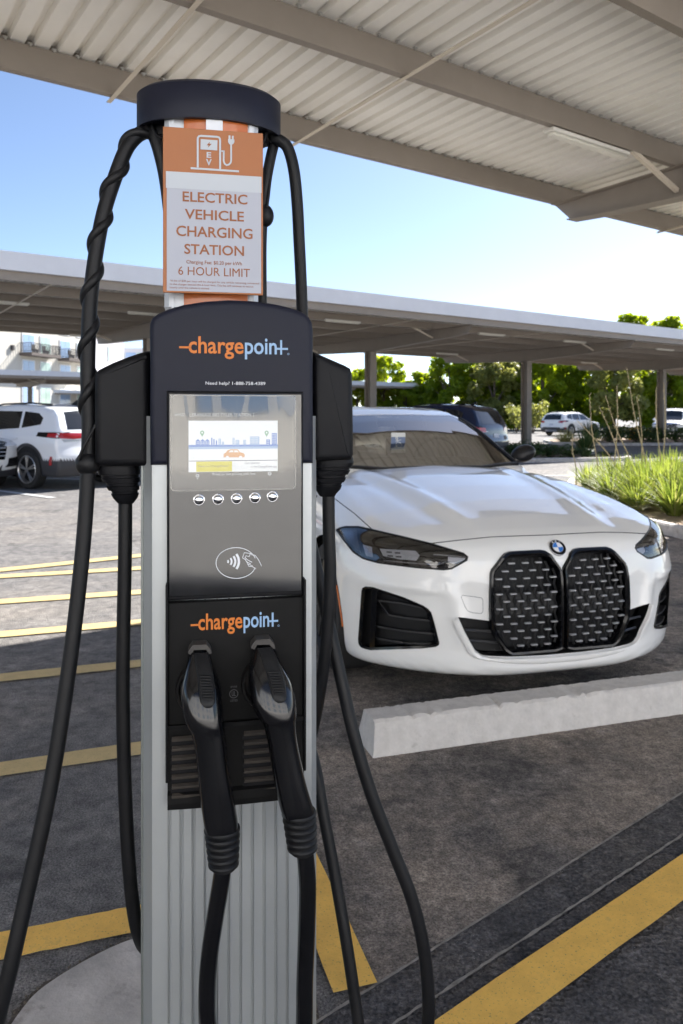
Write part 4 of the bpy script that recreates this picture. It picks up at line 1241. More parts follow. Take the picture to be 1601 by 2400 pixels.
# five domed buttons
for (bx, by) in ((466.5, 1171.5), (511, 1170), (554.5, 1168.5), (597.5, 1166.5), (638.5, 1163.5)):
    c = CH(bx, by, PS - .001)
    mb = MB(); rings = []
    for (r_, d) in ((.0094, 0), (.0094, .0016), (.0086, .0020), (.0082, .0012), (.0080, .0012), (.0074, .0028), (.0060, .0042), (.0042, .0051), (.0018, .0056)):
        rings.append([(c.x + r_ * math.cos(2 * math.pi * i / 22), c.y - d, c.z + r_ * math.sin(2 * math.pi * i / 22)) for i in range(22)])
    mb.loft(rings); 
    mb.build('button', M['chrome'], bezel, angle=60)
# tap-to-pay mark
mb = MB(); PT = PS - .0016
def sp(pts, w, closed=False): stroke(mb, [xz(x, y, PT) for x, y in pts], w, PT, 0, closed)
e_c = (553.5, 1319.5)
sp([(e_c[0] + 47 * math.cos(a), e_c[1] + 36 * math.sin(a)) for a in [math.radians(i * 6) for i in range(3, 58)]], .0011)
for (r_, w_) in ((6, .0026), (14, .0030), (22.5, .0034), (31, .0038)):
    c0 = (529 + 0, 1316)
    sp([(c0[0] + r_ * math.cos(a), c0[1] + r_ * .95 * math.sin(a)) for a in [math.radians(-36 + 7.2 * i) for i in range(11)]], w_)
def zz7(x, y): return (320 + .3061 * x, 1150 + .3061 * y)
for pl_ in ([(812, 515), (825, 475), (872, 480), (885, 492), (908, 494), (935, 530), (958, 578)], [(812, 515), (835, 528)], [(872, 482), (862, 505), (838, 498), (830, 510), (850, 530), (885, 548)], [(845, 540), (850, 560), (885, 575), (892, 585), (915, 598)], [(835, 528), (842, 545), (875, 560)], [(850, 560), (862, 580), (885, 580)]):
    sp([zz7(*p) for p in pl_], .0011)
mb.build('contactless_mark', M['print_white'], gp, smooth=False, fix=False)

# ---- lower black panel with louvres
PLW = -.1010
x0p, x1p = xz(393, 1600, PLW)[0], xz(712, 1600, PLW)[0]; z1p, z0p = CZ(1406, PLW), CZ(1690, PLW)
mb = MB(); shell(mb, [(x0p, z0p), (x1p, z0p), (x1p, z1p), (x0p, z1p)], PLW, -.084, .003)
lower = mb.build('holster_panel', M['dusty_plastic'], ch, angle=40)
for xx in (x0p + .0015, x1p - .0015):
    pass
for xx in (x0p - .0012, x1p + .0012):
    mb = MB(); mb.box((xx, -.093, (z0p + z1p) / 2 - .03), (.004, .030, z1p - z0p + .12), 0, None, .001); mb.build('panel_frame', M['black_plastic'], lower)
wordmark(447, 652, 1451, 1478, PLW - .0012, lower)
# vent box bowing out towards the bottom
zv1, zv0 = z0p, CZ(1868, -.105)
mb = MB(); rings = []
for (z, push) in ((zv1, .000), (zv1 - .006, .004), (zv1 - .02, .002), (zv0 + .020, .004), (zv0 + .016, .012), (zv0 + .002, .013), (zv0 + .001, .008), (zv0 - .010, .007), (zv0 - .011, .0)):
    rings.append([(x0p + (x1p - x0p) * i / 14, PLW - push - .004 * (1 - (2 * i / 14 - 1) ** 2), z) for i in range(15)] + [(x1p, -.084, z), (x0p, -.084, z)])
mb.loft(rings)
vb = mb.build('vent_box', M['dusty_plastic'], ch, angle=25)
mb = MB()
for j in range(7):
    z = CZ(1716 + 21.5 * j, PLW)
    for (a, b) in ((403, 512), (571, 690)):
        x0, x1 = xz(a, 1800, PLW)[0], xz(b, 1800, PLW)[0]
        y_ = PLW - .0075 - .002 * j / 7
        mb.box(((x0 + x1) / 2, y_ - .002, z), (x1 - x0, .008, .0052), 0, Matrix.Rotation(math.radians(24), 3, 'X'), .001)
        mb.box(((x0 + x1) / 2, y_ + .0008, z - .0065), (x1 - x0 + .003, .004, .0082), 1)
mb.build('louvre', [M['louvre_dust'], M['black_plastic']], vb)
# certification mark between the plugs
mb = MB(); c = xz(548, 1626, PLW - .001); PU = PLW - .0012
stroke(mb, [(c[0] + .0068 * math.cos(a), c[1] + .0068 * math.sin(a)) for a in [i * .314 for i in range(20)]], .0010, PU, 0, True)
words(mb, 'UL', 543.5, 552.5, 1620, 1632, PU, 0, .01); words(mb, 'LISTED', 540, 557, 1640, 1645, PU); words(mb, 'EVSE', 541, 556, 1608, 1612, PU)
mb.build('certification_mark', M['print_grey'], lower, smooth=False, fix=False)

# ---- the two plugs resting in the holster
def plug(rows, cuff, cable, lever, collar, rim, label):
    t = thing('charging_plug', label, 'plug', (CXY[0], CXY[1], 0), CYAW, 'charging plugs in the holster')
    # work in the charger's frame, then move the origin to the plug's own base
    base = CH((rows[0][1] + rows[0][2]) / 2, rows[0][0], rows[0][3]); B = Vector((base.x, base.y, base.z))
    parts = []
    def ring_at(py, x0, x1, yl, hd, e=.8, n=28):
        p0, p1 = CH(x0, py, yl), CH(x1, py, yl); c = (p0 + p1) / 2; hw = (p1.x - p0.x) / 2
        out = []
        for i in range(n):
            a = 2 * math.pi * i / n; ca, sa = math.cos(a), math.sin(a)
            out.append(Vector((c.x + hw * abs(ca) ** e * (1 if ca > 0 else -1), yl + hd * abs(sa) ** e * (1 if sa > 0 else -1), c.z)))
        return out
    def smooth_rows(rows, k=4):
        pts = [Vector((r[0], r[1], r[2])) for r in rows]; ex = [Vector((r[3], r[4], 0)) for r in rows]
        return [(p.x, p.y, p.z, e.x, e.y) for p, e in zip(spline(pts, k), spline(ex, k))]
    mb = MB(); mb.loft([[p - B for p in ring_at(*r)] for r in smooth_rows(rows)]); mb.build('plug_body', M['gloss_plastic'], t, angle=50)
    # nose that enters the socket
    mb = MB(); c = CH((rim[0] + rim[1]) / 2, (rim[2] + rim[3]) / 2, PLW)
    hw = (CH(rim[1], 1600, PLW).x - CH(rim[0], 1600, PLW).x) / 2; hh = (CH(550, rim[2], PLW).z - CH(550, rim[3], PLW).z) / 2
    rg = []
    for (k, y) in ((1, PLW + .012), (1, PLW - .010), (.96, PLW - .014), (.86, PLW - .014), (.8, PLW - .002)):
        rg.append([Vector((c.x + hw * k * math.cos(a), y, c.z + hh * k * math.sin(a))) - B for a in [2 * math.pi * i / 30 for i in range(30)]])
    mb.loft(rg); mb.build('socket_rim', M['dusty_plastic'], t, angle=35)
    mb = MB(); rg = []
    for (k, y) in ((.66, PLW + .006), (.66, rows[1][3]), (.5, rows[2][3])):
        rg.append([Vector((c.x + hw * k * math.cos(a), y, c.z + .004 + hh * k * math.sin(a))) - B for a in [2 * math.pi * i / 24 for i in range(24)]])
    mb.loft(rg); mb.build('plug_nose', M['gloss_plastic'], t, angle=35)
    # thumb lever
    mb = MB(); V = []
    lp = smooth_rows([(r[0], r[1], r[2], r[3], 0) for r in lever], 4)
    n = 9; rings = []
    for (py, x0, x1, yl, _) in lp:
        p0, p1 = CH(x0, py, yl), CH(x1, py, yl); c2 = (p0 + p1) / 2; hw2 = (p1.x - p0.x) / 2
        pts = [(-1, .010), (-1, .002), (-.86, -.0015), (-.4, -.003), (.4, -.003), (.86, -.0015), (1, .002), (1, .010)]
        rings.append([Vector((c2.x + hw2 * u, yl + v, c2.z)) - B for u, v in pts])
    mb.loft(rings); lv = mb.build('thumb_lever', M['matte_plastic'], t, angle=30)
    mb = MB(); m_ = len(lever) // 2
    for k in range(9):
        f = k / 8; a, b = lever[2], lever[-2]
        py = a[0] + (b[0] - a[0]) * (f * .72 + .08); g = [float(np.interp(py, [r[0] for r in lever], [r[i] for r in lever])) for i in (1, 2, 3)]
        p0, p1 = CH(g[0] + 5, py, g[2] - .0042), CH(g[1] - 5, py, g[2] - .0042)
        mb.bar(p0 - B, p1 - B, .0030, .0034, 0, (0, 0, 1), .0008)
    mb.build('grip_ridges', M['matte_plastic'], lv)
    # grey latch collar above the lever
    mb = MB(); cp = [CH(x, y, PLW - .022) for x, y in collar]
    yb = PLW
    mb.add([Vector((p.x, PLW - .026, p.z)) - B for p in cp] + [Vector((p.x, yb, p.z)) - B for p in cp], [tuple(range(len(cp)))] + [(i, (i + 1) % len(cp), (i + 1) % len(cp) + len(cp), i + len(cp)) for i in range(len(cp))])
    mb.build('latch_collar', M['grey_collar'], t, angle=30)
    # ribbed cuff
    mb = MB(); rg = []
    (pa, xa0, xa1, ya), (pb, xb0, xb1, yb_) = cuff
    for k in range(25):
        f = k / 24; s = (1.0, 1.06, 1.06, .86)[k % 4] if k < 23 else .85
        py = pa + (pb - pa) * f; cxm = (xa0 + xa1) / 2 + ((xb0 + xb1) / 2 - (xa0 + xa1) / 2) * f; hwp = ((xa1 - xa0) / 2 + ((xb1 - xb0) / 2 - (xa1 - xa0) / 2) * f) * s
        p = CH(cxm, py, ya + (yb_ - ya) * f); hw3 = CH(cxm + hwp, py, p.y).x - p.x
        rg.append([Vector((p.x + hw3 * math.cos(a), p.y + hw3 * math.sin(a), p.z)) - B for a in [2 * math.pi * i / 24 for i in range(24)]])
    mb.loft(rg); cf = mb.build('cuff', M['rubber'], t, angle=25)
    # cable
    mb = MB(); pts = spline([CH(x, y, yl) - B for x, y, yl in cable], 8)
    mb.tube(pts, .0137, 18); mb.build('cable', M['gloss_plastic'], t)
    off = Matrix.Rotation(CYAW, 3, 'Z') @ B
    t.location = Vector((CXY[0], CXY[1], 0)) + off
    return t
plug([(1524, 447, 489, -.118, .012), (1545, 440, 496, -.124, .022), (1575, 432, 506, -.134, .030), (1609, 424, 517, -.143, .036), (1655, 427, 522, -.152, .037), (1690, 436, 525, -.158, .034), (1710, 447, 527, -.161, .030), (1747, 456, 531, -.165, .027), (1793, 462, 536, -.168, .026), (1839, 466, 543, -.170, .026), (1885, 471, 551, -.171, .026), (1925, 477, 557, -.172, .026), (1945, 482, 559, -.172, .025)],
     ((1938, 480, 561, -.172), (2034, 491, 558, -.172)), [(523, 2020, -.172), (519, 2060, -.172), (506, 2140, -.166), (491, 2240, -.155), (485, 2330, -.148), (488, 2420, -.142), (505, 2560, -.13), (520, 2700, -.11)],
     [(1530, 455, 488, -.130), (1555, 458, 494, -.148), (1580, 462, 499, -.162), (1610, 465, 503, -.176), (1640, 468, 505, -.186), (1652, 473, 503, -.189), (1658, 481, 497, -.189)],
     [(441, 1530), (443, 1522), (452, 1510), (484, 1509), (494, 1522), (496, 1530), (488, 1532), (484, 1521), (454, 1522), (448, 1533)], (412, 510, 1556, 1668), 'black charging plug in the holster, the lower and left one of the two')
plug([(1512, 598, 638, -.118, .012), (1533, 592, 650, -.124, .022), (1563, 583, 664, -.134, .030), (1600, 582, 683, -.143, .036), (1640, 588, 692, -.152, .037), (1672, 602, 694, -.158, .034), (1690, 614, 692, -.161, .030), (1732, 626, 695, -.165, .027), (1793, 636, 707, -.168, .026), (1845, 646, 719, -.170, .026), (1886, 655, 731, -.171, .026), (1905, 661, 737, -.171, .025)],
     ((1900, 662, 739, -.171), (1996, 677, 742, -.171)), [(713, 1985, -.171), (718, 2030, -.171), (721, 2090, -.168), (718, 2200, -.160), (714, 2310, -.153), (712, 2420, -.146), (700, 2560, -.13), (690, 2700, -.11)],
     [(1518, 604, 637, -.130), (1543, 613, 649, -.148), (1570, 621, 660, -.162), (1600, 630, 668, -.176), (1628, 637, 672, -.186), (1640, 643, 671, -.189), (1646, 652, 665, -.189)],
     [(588, 1518), (590, 1510), (600, 1498), (632, 1496), (643, 1510), (645, 1518), (637, 1520), (632, 1509), (602, 1510), (596, 1521)], (565, 662, 1542, 1655), 'black charging plug in the holster, the upper and right one of the two')

# ---- cables
def cable(name, path, r, parent=ch, n=8, m='rubber', ns=16):
    mb = MB(); pts = spline([CH(x, y, yl) for x, y, yl in path], n); mb.tube(pts, r, ns); return mb.build(name, M[m], parent, angle=60), pts
_, pl_ = cable('cable', [(360, 292, .0), (348, 305, -.005), (322, 318, -.012), (296, 350, -.018), (270, 415, -.02), (243, 500, -.022), (224, 600, -.024), (212, 700, -.026), (207, 800, -.028), (206, 900, -.03), (209, 1000, -.032), (207, 1085, -.034), (201, 1200, -.038), (191, 1320, -.045), (173, 1480, -.055), (151, 1640, -.068), (126, 1800, -.082), (96, 1950, -.096), (62, 2100, -.11), (26, 2260, -.125), (-8, 2400, -.13), (-30, 2520, -.12), (-20, 2700, -.08)], .0124)
# cord wound round it, and the retractor cord with its ball
sp_ = []
i0 = 8; i1 = 80
tot = 0
for i in range(i0, i1):
    a, b = pl_[i], pl_[i + 1]; t = (b - a).normalized(); u = t.cross(Vector((0, 1, 0))).normalized(); w = t.cross(u)
    for k in range(6):
        p = a.lerp(b, k / 6); ang = tot * 2 * math.pi / .092
        sp_.append(p + (u * math.cos(ang) + w * math.sin(ang)) * .0098); tot += (b - a).length / 6
mb = MB(); mb.tube(sp_, .0080, 10); mb.build('wound_cord', M['rubber'], ch, angle=60)
cable('retractor_cord', [(268, 930, -.02), (240, 965, -.045), (222, 1000, -.052), (200, 1040, -.055), (184, 1078, -.052)], .0026)
mb = MB(); c = CH(206, 1086, -.034); mb.sphere(c, .0205, 20, 14, 0, (1, 1, 1.02)); mb.build('clamp_ball', M['rubber'], ch, angle=60)
cable('cable', [(352, 298, -.0), (362, 320, -.012), (374, 356, -.016), (388, 420, -.012), (400, 520, .0), (410, 640, .01), (415, 760, .02)], .0115)
cable('cable', [(640, 310, .0), (644, 325, -.006), (657, 330, -.012), (675, 348, -.016), (689, 400, -.018), (697, 480, -.014), (701, 560, -.008), (705, 640, 0), (708, 720, .01), (709, 800, .02)], .0105)
_, pr_ = cable('cable', [(645, 318, .012), (642, 338, .004), (634, 372, .0), (624, 425, .0), (617, 490, .006), (613, 570, .012), (613, 650, .02), (614, 740, .03)], .0095)
cable('retractor_cord', [(646, 352, -.004), (634, 420, -.006), (628, 470, -.006), (622, 500, -.004)], .0026)
mb = MB(); mb.sphere(CH(622, 506, .003), .0155, 18, 12, 0, (1, 1, 1.3)); mb.build('clamp_ball', M['rubber'], ch, angle=60)
cable('cable', [(294, 1165, -.01), (293, 1300, -.01), (290, 1450, -.01), (288, 1600, -.01), (290, 1750, -.01), (295, 1900, -.008), (304, 2050, -.005), (316, 2150, .005), (330, 2203, .02), (346, 2222, .05), (380, 2215, .10), (420, 2150, .12)], .0118)
cable('cable', [(770, 1150, -.01), (771, 1250, -.01), (774, 1340, -.008), (770, 1440, -.004), (760, 1550, .005), (748, 1630, .02), (735, 1700, .05), (715, 1780, .09), (690, 1840, .12)], .0115)
cable('cable', [(700, 1080, .115), (712, 1180, .11), (726, 1260, .095), (744, 1340, .07), (768, 1450, .045), (797, 1580, .02), (830, 1725, -.005), (870, 1860, -.02), (920, 1990, -.03), (963, 2100, -.04), (989, 2200, -.045), (1002, 2300, -.045), (1003, 2400, -.04), (985, 2520, -.02), (930, 2640, 0)], .0118)
cable('cable', [(690, 1600, .12), (715, 1710, .10), (740, 1800, .07), (757, 1900, .045), (785, 2050, .02), (810, 2195, -.005), (829, 2320, -.02), (842, 2420, -.03), (848, 2520, -.02), (820, 2640, 0)], .0110)

# ------------------------------------------------------------------ the paper notice fixed to the mast
PN = -.090
sg = thing('parking_notice', 'orange and white electric vehicle charging notice fixed to the mast of the charger', 'sign', (0, 0, 0), CYAW)
Bn = CH(499, 690, PN)
sg.location = Vector((CXY[0], CXY[1], 0)) + Matrix.Rotation(CYAW, 3, 'Z') @ Bn
mbz = MB(); mbs = MB(); mbp = MB(); mbt = MB(); mbw = MB(); mbq = MB()
xA, zA = xz(382, 685, PN); xB, _ = xz(616.5, 690, PN); zT = xz(383, 296, PN)[1]
mbs.box(((xA + xB) / 2, PN + .0025, (zA + zT) / 2), (xB - xA, .005, zT - zA), 0, None, .0008)
Y1 = PN - .0008
def nb(mb, a, b, c, d, yl): rect(mb, a, b, c, d, yl)
nb(mbw, 391, 436, 612, 681, Y1)
nb(mbp, 389, 401, 613, 440, Y1 - .0006)
def zs(x, y): return (360 + .19139 * x, 270 + .19139 * y)
def ns(pts, w, closed=False): stroke(mbq, [xz(*zs(x, y), Y1) for x, y in pts], w, Y1, 0, closed)
ns([(455, 648), (1046, 688)], .0032)
ns([(541, 640), (541, 300), (543, 275), (556, 258), (580, 253), (780, 265), (803, 273), (813, 290), (815, 315), (815, 660)], .0032)
pg(mbq, [zs(577, 292), zs(783, 308), zs(780, 432), zs(574, 418)], Y1 - .0002)
ns([(830, 440), (862, 440)], .0026); ns([(860, 432), (858, 560), (870, 595), (895, 612), (922, 605), (945, 580), (950, 550), (950, 350)], .0028)
pg(mbq, [zs(912, 290), zs(990, 297), zs(990, 330), zs(978, 350), zs(950, 366), zs(925, 352), zs(912, 325)], Y1 - .0002)
ns([(930, 248), (930, 300)], .0030); ns([(970, 252), (970, 304)], .0030)
words(mbq, 'E', *[zs(650, 0)[0], zs(706, 0)[0], zs(0, 450)[1], zs(0, 520)[1]], Y1, 0, .03); words(mbq, 'V', *[zs(642, 0)[0], zs(712, 0)[0], zs(0, 535)[1], zs(0, 612)[1]], Y1, 0, .03)
pg(mbz, [zs(690, 325), zs(650, 368), zs(676, 370), zs(664, 398), zs(712, 350), zs(684, 350)], Y1 - .0006)
Y2 = Y1 - .0006
for (s, a, b, t_, bo, bl) in (('ELECTRIC', 428, 580, 448, 472, .016), ('VEHICLE', 433, 572, 489, 513, .016), ('CHARGING', 413, 592, 528, 553, .016), ('STATION', 432, 572, 571, 595, .016), ('Charging Fee: $0.20 per kWh', 437, 567, 609, 620, .006), ('6 HOUR LIMIT', 418, 586, 624, 644, 0),
                              ('*A fee of $30 per hour will be charged for any vehicle remaining connected', 398, 607, 655, 661, 0), ('to the charger beyond the 6 hour limit. This fee will continue to accrue', 398, 594, 663, 669, 0), ('hourly until the vehicle is moved', 398, 490, 671, 677, 0)):
    words(mbt, s, a, b, t_, bo, Y2, 0, bl)
for m_, nm, ma, fx in ((mbs, 'board', 'sign_orange', True), (mbw, 'paper', 'sign_white', False), (mbp, 'paper_strip', 'sign_strip', False), (mbq, 'charger_pictogram', 'sign_strip', False), (mbt, 'lettering', 'sign_text', False), (mbz, 'lightning_symbol', 'sign_text', False)):
    m_.v = [tuple(Vector(p) - Bn) for p in m_.v]
    m_.build(nm, M[ma], sg, smooth=False, fix=fx)
# ================================================================== VEHICLES
def carpaint(name, col, rough=.32):
    m = mat(name, col, rough, 0, 1.0, spec=.15)
    return m
M['paint_white'] = carpaint('white_car_paint', (.83, .825, .81))
M['paint_white2'] = carpaint('cool_white_car_paint', (.82, .835, .86))
M['paint_navy'] = carpaint('navy_car_paint', (.012, .018, .045), .25)
M['gloss_black'] = mat('gloss_black_trim', (.004, .004, .005), .14, spec=.4)
M['slat_black'] = mat('satin_black_slat', (.035, .035, .038), .28, spec=.7)
M['trim_black'] = mat('black_trim_plastic', (.007, .007, .008), .42, spec=.35)
M['cladding'] = mat('grey_black_cladding', (.045, .045, .05), .6)
M['inlet_dark'] = mat('dark_inlet', (.004, .004, .005), .6)
M['tyre'] = mat('tyre_rubber', (.018, .018, .019), .8, noise=(20, .2))
M['rim'] = mat('machined_alloy', (.55, .55, .56), .3, .9)
M['rim_dark'] = mat('dark_alloy', (.03, .03, .032), .35, .6)
M['silver_bar'] = mat('satin_silver_bar', (.62, .62, .66), .3, .7)
M['car_glass'] = mat('dark_car_glass', (.010, .011, .012), .04, spec=.9)
M['windscreen'] = glass('tinted_windscreen', (.42, .43, .38), 0, .25)
M['lamp_glass'] = glass('headlamp_glass', (.80, .80, .82), 0, .07)
M['lamp_dark'] = mat('dark_lamp_housing', (.028, .024, .020), .25, .3)
M['lamp_chrome'] = mat('lamp_reflector', (.72, .74, .78), .18, .9)
M['lamp_white'] = mat('pale_lamp_optic', (.72, .74, .78), .25, .2)
M['red_lens'] = mat('red_tail_lens', (.42, .012, .015), .15, coat=.8)
M['clear_lens'] = mat('clear_tail_lens', (.55, .55, .55), .15, .3)
M['amber'] = mat('amber_reflector', (.55, .14, .02), .3)
M['seat'] = mat('dark_seat_leather', (.03, .028, .026), .5)
M['dash'] = mat('dashboard_plastic', (.022, .021, .020), .6)
M['roundel_blue'] = mat('blue_enamel', (.03, .17, .55), .25, coat=1)
M['roundel_white'] = mat('white_enamel', (.75, .76, .78), .25, coat=1)
M['plate'] = mat('number_plate', (.55, .56, .60), .5)
M['tag_blue'] = mat('blue_placard', (.10, .14, .24), .5)
M['tag_white'] = mat('white_placard', (.55, .56, .54), .5)
M['seam_dark'] = mat('panel_gap', (.03, .03, .03), .8)
M['seam_soft'] = mat('shallow_panel_gap', (.32, .32, .33), .8)

def smax(a, b, k):
    h = np.clip(.5 + .5 * (a - b) / k, 0, 1)
    return b * (1 - h) + a * h + k * h * (1 - h)

def march(f, O, D, r0, r1, level=0.0, n=46):
    """first crossing of f=level along rays leaving the inside of a body"""
    O = np.asarray(O, float); D = np.asarray(D, float)
    lo = np.full(len(D), r0); hi = np.full(len(D), r1)
    ts = np.linspace(r0, r1, n); found = np.zeros(len(D), bool)
    prev = ts[0]
    for t in ts[1:]:
        P = O + D * t
        v = f(P) > level
        new = v & ~found
        lo[new] = prev; hi[new] = t
        found |= v; prev = t
    for _ in range(26):
        m = (lo + hi) / 2
        v = f(O + D * m[:, None]) > level
        hi = np.where(v, m, hi); lo = np.where(v, lo, m)
    return O + D * hi[:, None]

def grad(f, P, h=.004):
    G = np.zeros_like(P)
    for i in range(3):
        d = np.zeros(3); d[i] = h
        G[:, i] = f(P + d) - f(P - d)
    return G / np.maximum(np.linalg.norm(G, axis=1), 1e-9)[:, None]

def raw_mesh(name, P, T, N, m, parent):
    me = bpy.data.meshes.new(name)
    # keep faces turned outwards along N
    T2 = []
    for t in T:
        a, b, c = P[t[0]], P[t[1]], P[t[2]]
        nn = np.cross(b - a, c - a)
        T2.append(t if np.dot(nn, N[t[0]]) >= 0 else t[::-1])
    me.from_pydata([tuple(p) for p in P], [], T2)
    me.materials.append(m)
    me.polygons.foreach_set('use_smooth', [True] * len(me.polygons))
    me.normals_split_custom_set_from_vertices([tuple(n) for n in N])
    me.update()
    o = bpy.data.objects.new(name, me); COL.objects.link(o); o.parent = parent
    return o

DIRS = {'left': ((0, 1), 0, -1), 'right': ((0, 1), 0, 1), 'front': None, 'rear': None, 'top': None}
def drape(f, pts, view, off=0.0, mid=(0, 2.3, .8), far=3.2):
    """2-D points seen from a side -> points on the body, pushed out by off"""
    Q = np.asarray(pts, float); n = len(Q); O = np.zeros((n, 3)); D = np.zeros((n, 3))
    if view in ('left', 'right'): O[:, 1] = Q[:, 0]; O[:, 2] = Q[:, 1]; D[:, 0] = -1 if view == 'left' else 1
    elif view in ('front', 'rear'): O[:, 0] = Q[:, 0]; O[:, 1] = mid[1]; O[:, 2] = Q[:, 1]; D[:, 1] = -1 if view == 'front' else 1
    else: O[:, 0] = Q[:, 0]; O[:, 1] = Q[:, 1]; O[:, 2] = mid[2]; D[:, 2] = 1
    P = march(f, O, D, 0.0, far)
    N = grad(f, P)
    return P + N * off, N

def patch(f, outline, view, off, name, m, parent, step=.06, mid=(0, 2.3, .8), far=3.2):
    P2, T = fill2d(outline, step)
    P, N = drape(f, P2, view, off, mid, far)
    return raw_mesh(name, P, T, N, m, parent)

def tube_on(f, pts, view, r, off, name, m, parent, mid=(0, 2.3, .8), far=3.2, n=8):
    P, N = drape(f, densify(pts, .03, False), view, off, mid, far)
    mb = MB(); mb.tube([Vector(p) for p in P], r, n); return mb.build(name, m, parent, angle=60)

def make_wheel(parent, x, y, R, w, side, spokes=5, rimr=.70, twin=False, dark=False):
    t = empty('wheel', (x, y, R), 0, parent)
    mb = MB(); n = 40; s = side
    prof = [(R * .72, .5), (R * .93, .5), (R * .985, .42), (R, .25), (R, -.25), (R * .985, -.42), (R * .93, -.5), (R * .70, -.5)]
    mb.loft([[(s * w * q, r * math.cos(2 * math.pi * i / n), r * math.sin(2 * math.pi * i / n)) for i in range(n)] for r, q in prof], 0, True, False, False)
    mb.build('tyre', M['tyre'], t, angle=40)
    mb = MB(); rr = R * rimr
    mb.loft([[(s * w * q, r * math.cos(2 * math.pi * i / n), r * math.sin(2 * math.pi * i / n)) for i in range(n)] for r, q in ((R * .73, .50), (rr, .52), (rr * .95, .46), (rr * .90, .1))], 0, True, False, False)
    mb.cyl((s * w * .46, 0, 0), (s * w * .53, 0, 0), rr * .17, 16)
    for k in range(spokes):
        a = 2 * math.pi * k / spokes + .3
        for da in ((-.13, .13) if twin else (0,)):
            c, si = math.cos(a), math.sin(a); c2, s2 = math.cos(a + da), math.sin(a + da)
            mb.bar((s * w * .50, rr * .10 * c, rr * .10 * si), (s * w * .47, rr * .95 * c2, rr * .95 * s2), rr * (.10 if twin else .17), w * .08, 0, (1, 0, 0), .003)
    mb.build('rim', M['rim_dark'] if dark else M['rim'], t, angle=35)
    mb = MB(); mb.cyl((s * w * .05, 0, 0), (s * w * .12, 0, 0), R * .72, 24); mb.build('brake_disc', M['inlet_dark'], t)
    return t

# ------------------------------------------------------------------ the white coupe
CT = math.radians(14.5); CF = Vector((1.02, 3.47, 0))
coupe = thing('white_coupe', 'glossy white coupe with a tall twin black grille parked nose out behind the wheel stop', 'car', CF, CT)
cc, cs_ = math.cos(CT), math.sin(CT)
yI = np.interp
def f_low(P):
    u, y, z = P[:, 0], P[:, 1], P[:, 2]; au = np.abs(u)
    # front fascia
    B = yI(z, [.10, .16, .19, .215, .25, .30, .45, .60, .70, .755, .80, .9], [.12, .06, .02, .004, .0, .004, .0, .008, .028, .050, .085, .2])
    A = .616 * au ** 3.14 + .02 * np.clip((au - .30) / .3, 0, 1) * np.clip((.42 - z) / .2, 0, 1)
    shelf = .035 * np.exp(-((z - .58 - .02 * au) / .07) ** 2) * np.clip((au - .45) / .2, 0, 1)      # shoulder under the headlamp
    zw = np.clip((z - .30) / .06, 0, 1) * np.clip((.63 - z) / .08, 0, 1)
    rib = .014 * np.exp(-((au - .49 - (z - .42) * .22) / .035) ** 2) * zw - .010 * np.exp(-((au - .40 - (z - .42) * .22) / .06) ** 2) * zw
    brow = .010 * np.exp(-((z - .565 - .03 * (au - .6)) / .018) ** 2) * np.clip((au - .52) / .08, 0, 1) * np.clip((.9 - au) / .08, 0, 1)
    g_front = A + B - shelf * .6 - rib - brow - y
    # bonnet
    Hc = yI(y, [-.2, .05, .10, .2, .35, .6, .9, 1.2, 1.45, 1.7, 3.6, 4.2, 4.7, 5], [.745, .765, .785, .822, .862, .915, .962, 1.0, 1.022, 1.03, 1.05, 1.07, 1.06, 1.05])
    crown = .035 * (au / .55) ** 2 + .20 * np.clip(au - .62, 0, 1) ** 1.5
    ur = .30 + .17 * np.clip(y / 1.3, 0, 1.2)
    fade = np.clip((y - .12) / .35, 0, 1) * np.clip((1.9 - y) / .3, 0, 1)
    ridge = .014 * np.exp(-((au - ur) / .055) ** 2) * fade - .010 * np.exp(-((au - ur - .11) / .06) ** 2) * fade
    fend = .020 * np.exp(-((au - .78) / .08) ** 2) * np.clip((y - .35) / .4, 0, 1)
    g_hood = (z - (Hc - crown + ridge + fend)) * .92
    # flanks
    W = .926 - .15 * (np.maximum(0, z - .60) / .35) ** 2 - .05 * (np.maximum(0, .42 - z) / .25) ** 2 + .012 * np.exp(-((y - .87) / .35) ** 2) - .10 * np.maximum(0, (y - 4.2) / .5) ** 2
    g_side = au - W
    g_bot = .165 + .02 * np.clip(y, 0, 1) * 0 - z
    g_rear = y - 4.78 + .05 * np.abs(u / .9) ** 3 - .03 * np.cos((z - .6) * 3)
    g = smax(g_hood, g_front, .055)
    g = smax(g, g_side, .075)
    g = smax(g, g_bot, .03)
    return smax(g, g_rear, .06)
camL = np.array([-(CF.x) * cc - CF.y * cs_, CF.x * cs_ - CF.y * cc, CAMZ])
def pxdir(px, py):
    w = np.array([(px - CX) / FPX, 1.0, -(py - CY) / FPX])
    return np.array([w[0] * cc + w[1] * cs_, -w[0] * cs_ + w[1] * cc, w[2]])
def pxsurf(px_list, off=0.0, f=f_low, t0=2.6, t1=6.5):
    """where the photograph's outline points lie on the car's skin (car frame)"""
    D = np.array([pxdir(*p) for p in px_list]); O = np.repeat(camL[None], len(D), 0)
    g = lambda P: -f(P)
    return march(g, O, D, t0, t1, -off, 160)
PO = np.array([0, .95, .48])
def pol_fwd(q):
    q = np.asarray(q, float); be, ga = q[:, 0], q[:, 1]
    return np.stack([np.sin(ga), -np.cos(ga) * np.cos(be), np.cos(ga) * np.sin(be)], 1)
def pol_inv(P):
    d = P - PO; d = d / np.linalg.norm(d, axis=1)[:, None]
    return [(math.atan2(b[2], -b[1]), math.asin(max(-1, min(1, b[0])))) for b in d]
def mirror(P): Q = P.copy(); Q[:, 0] *= -1; return Q

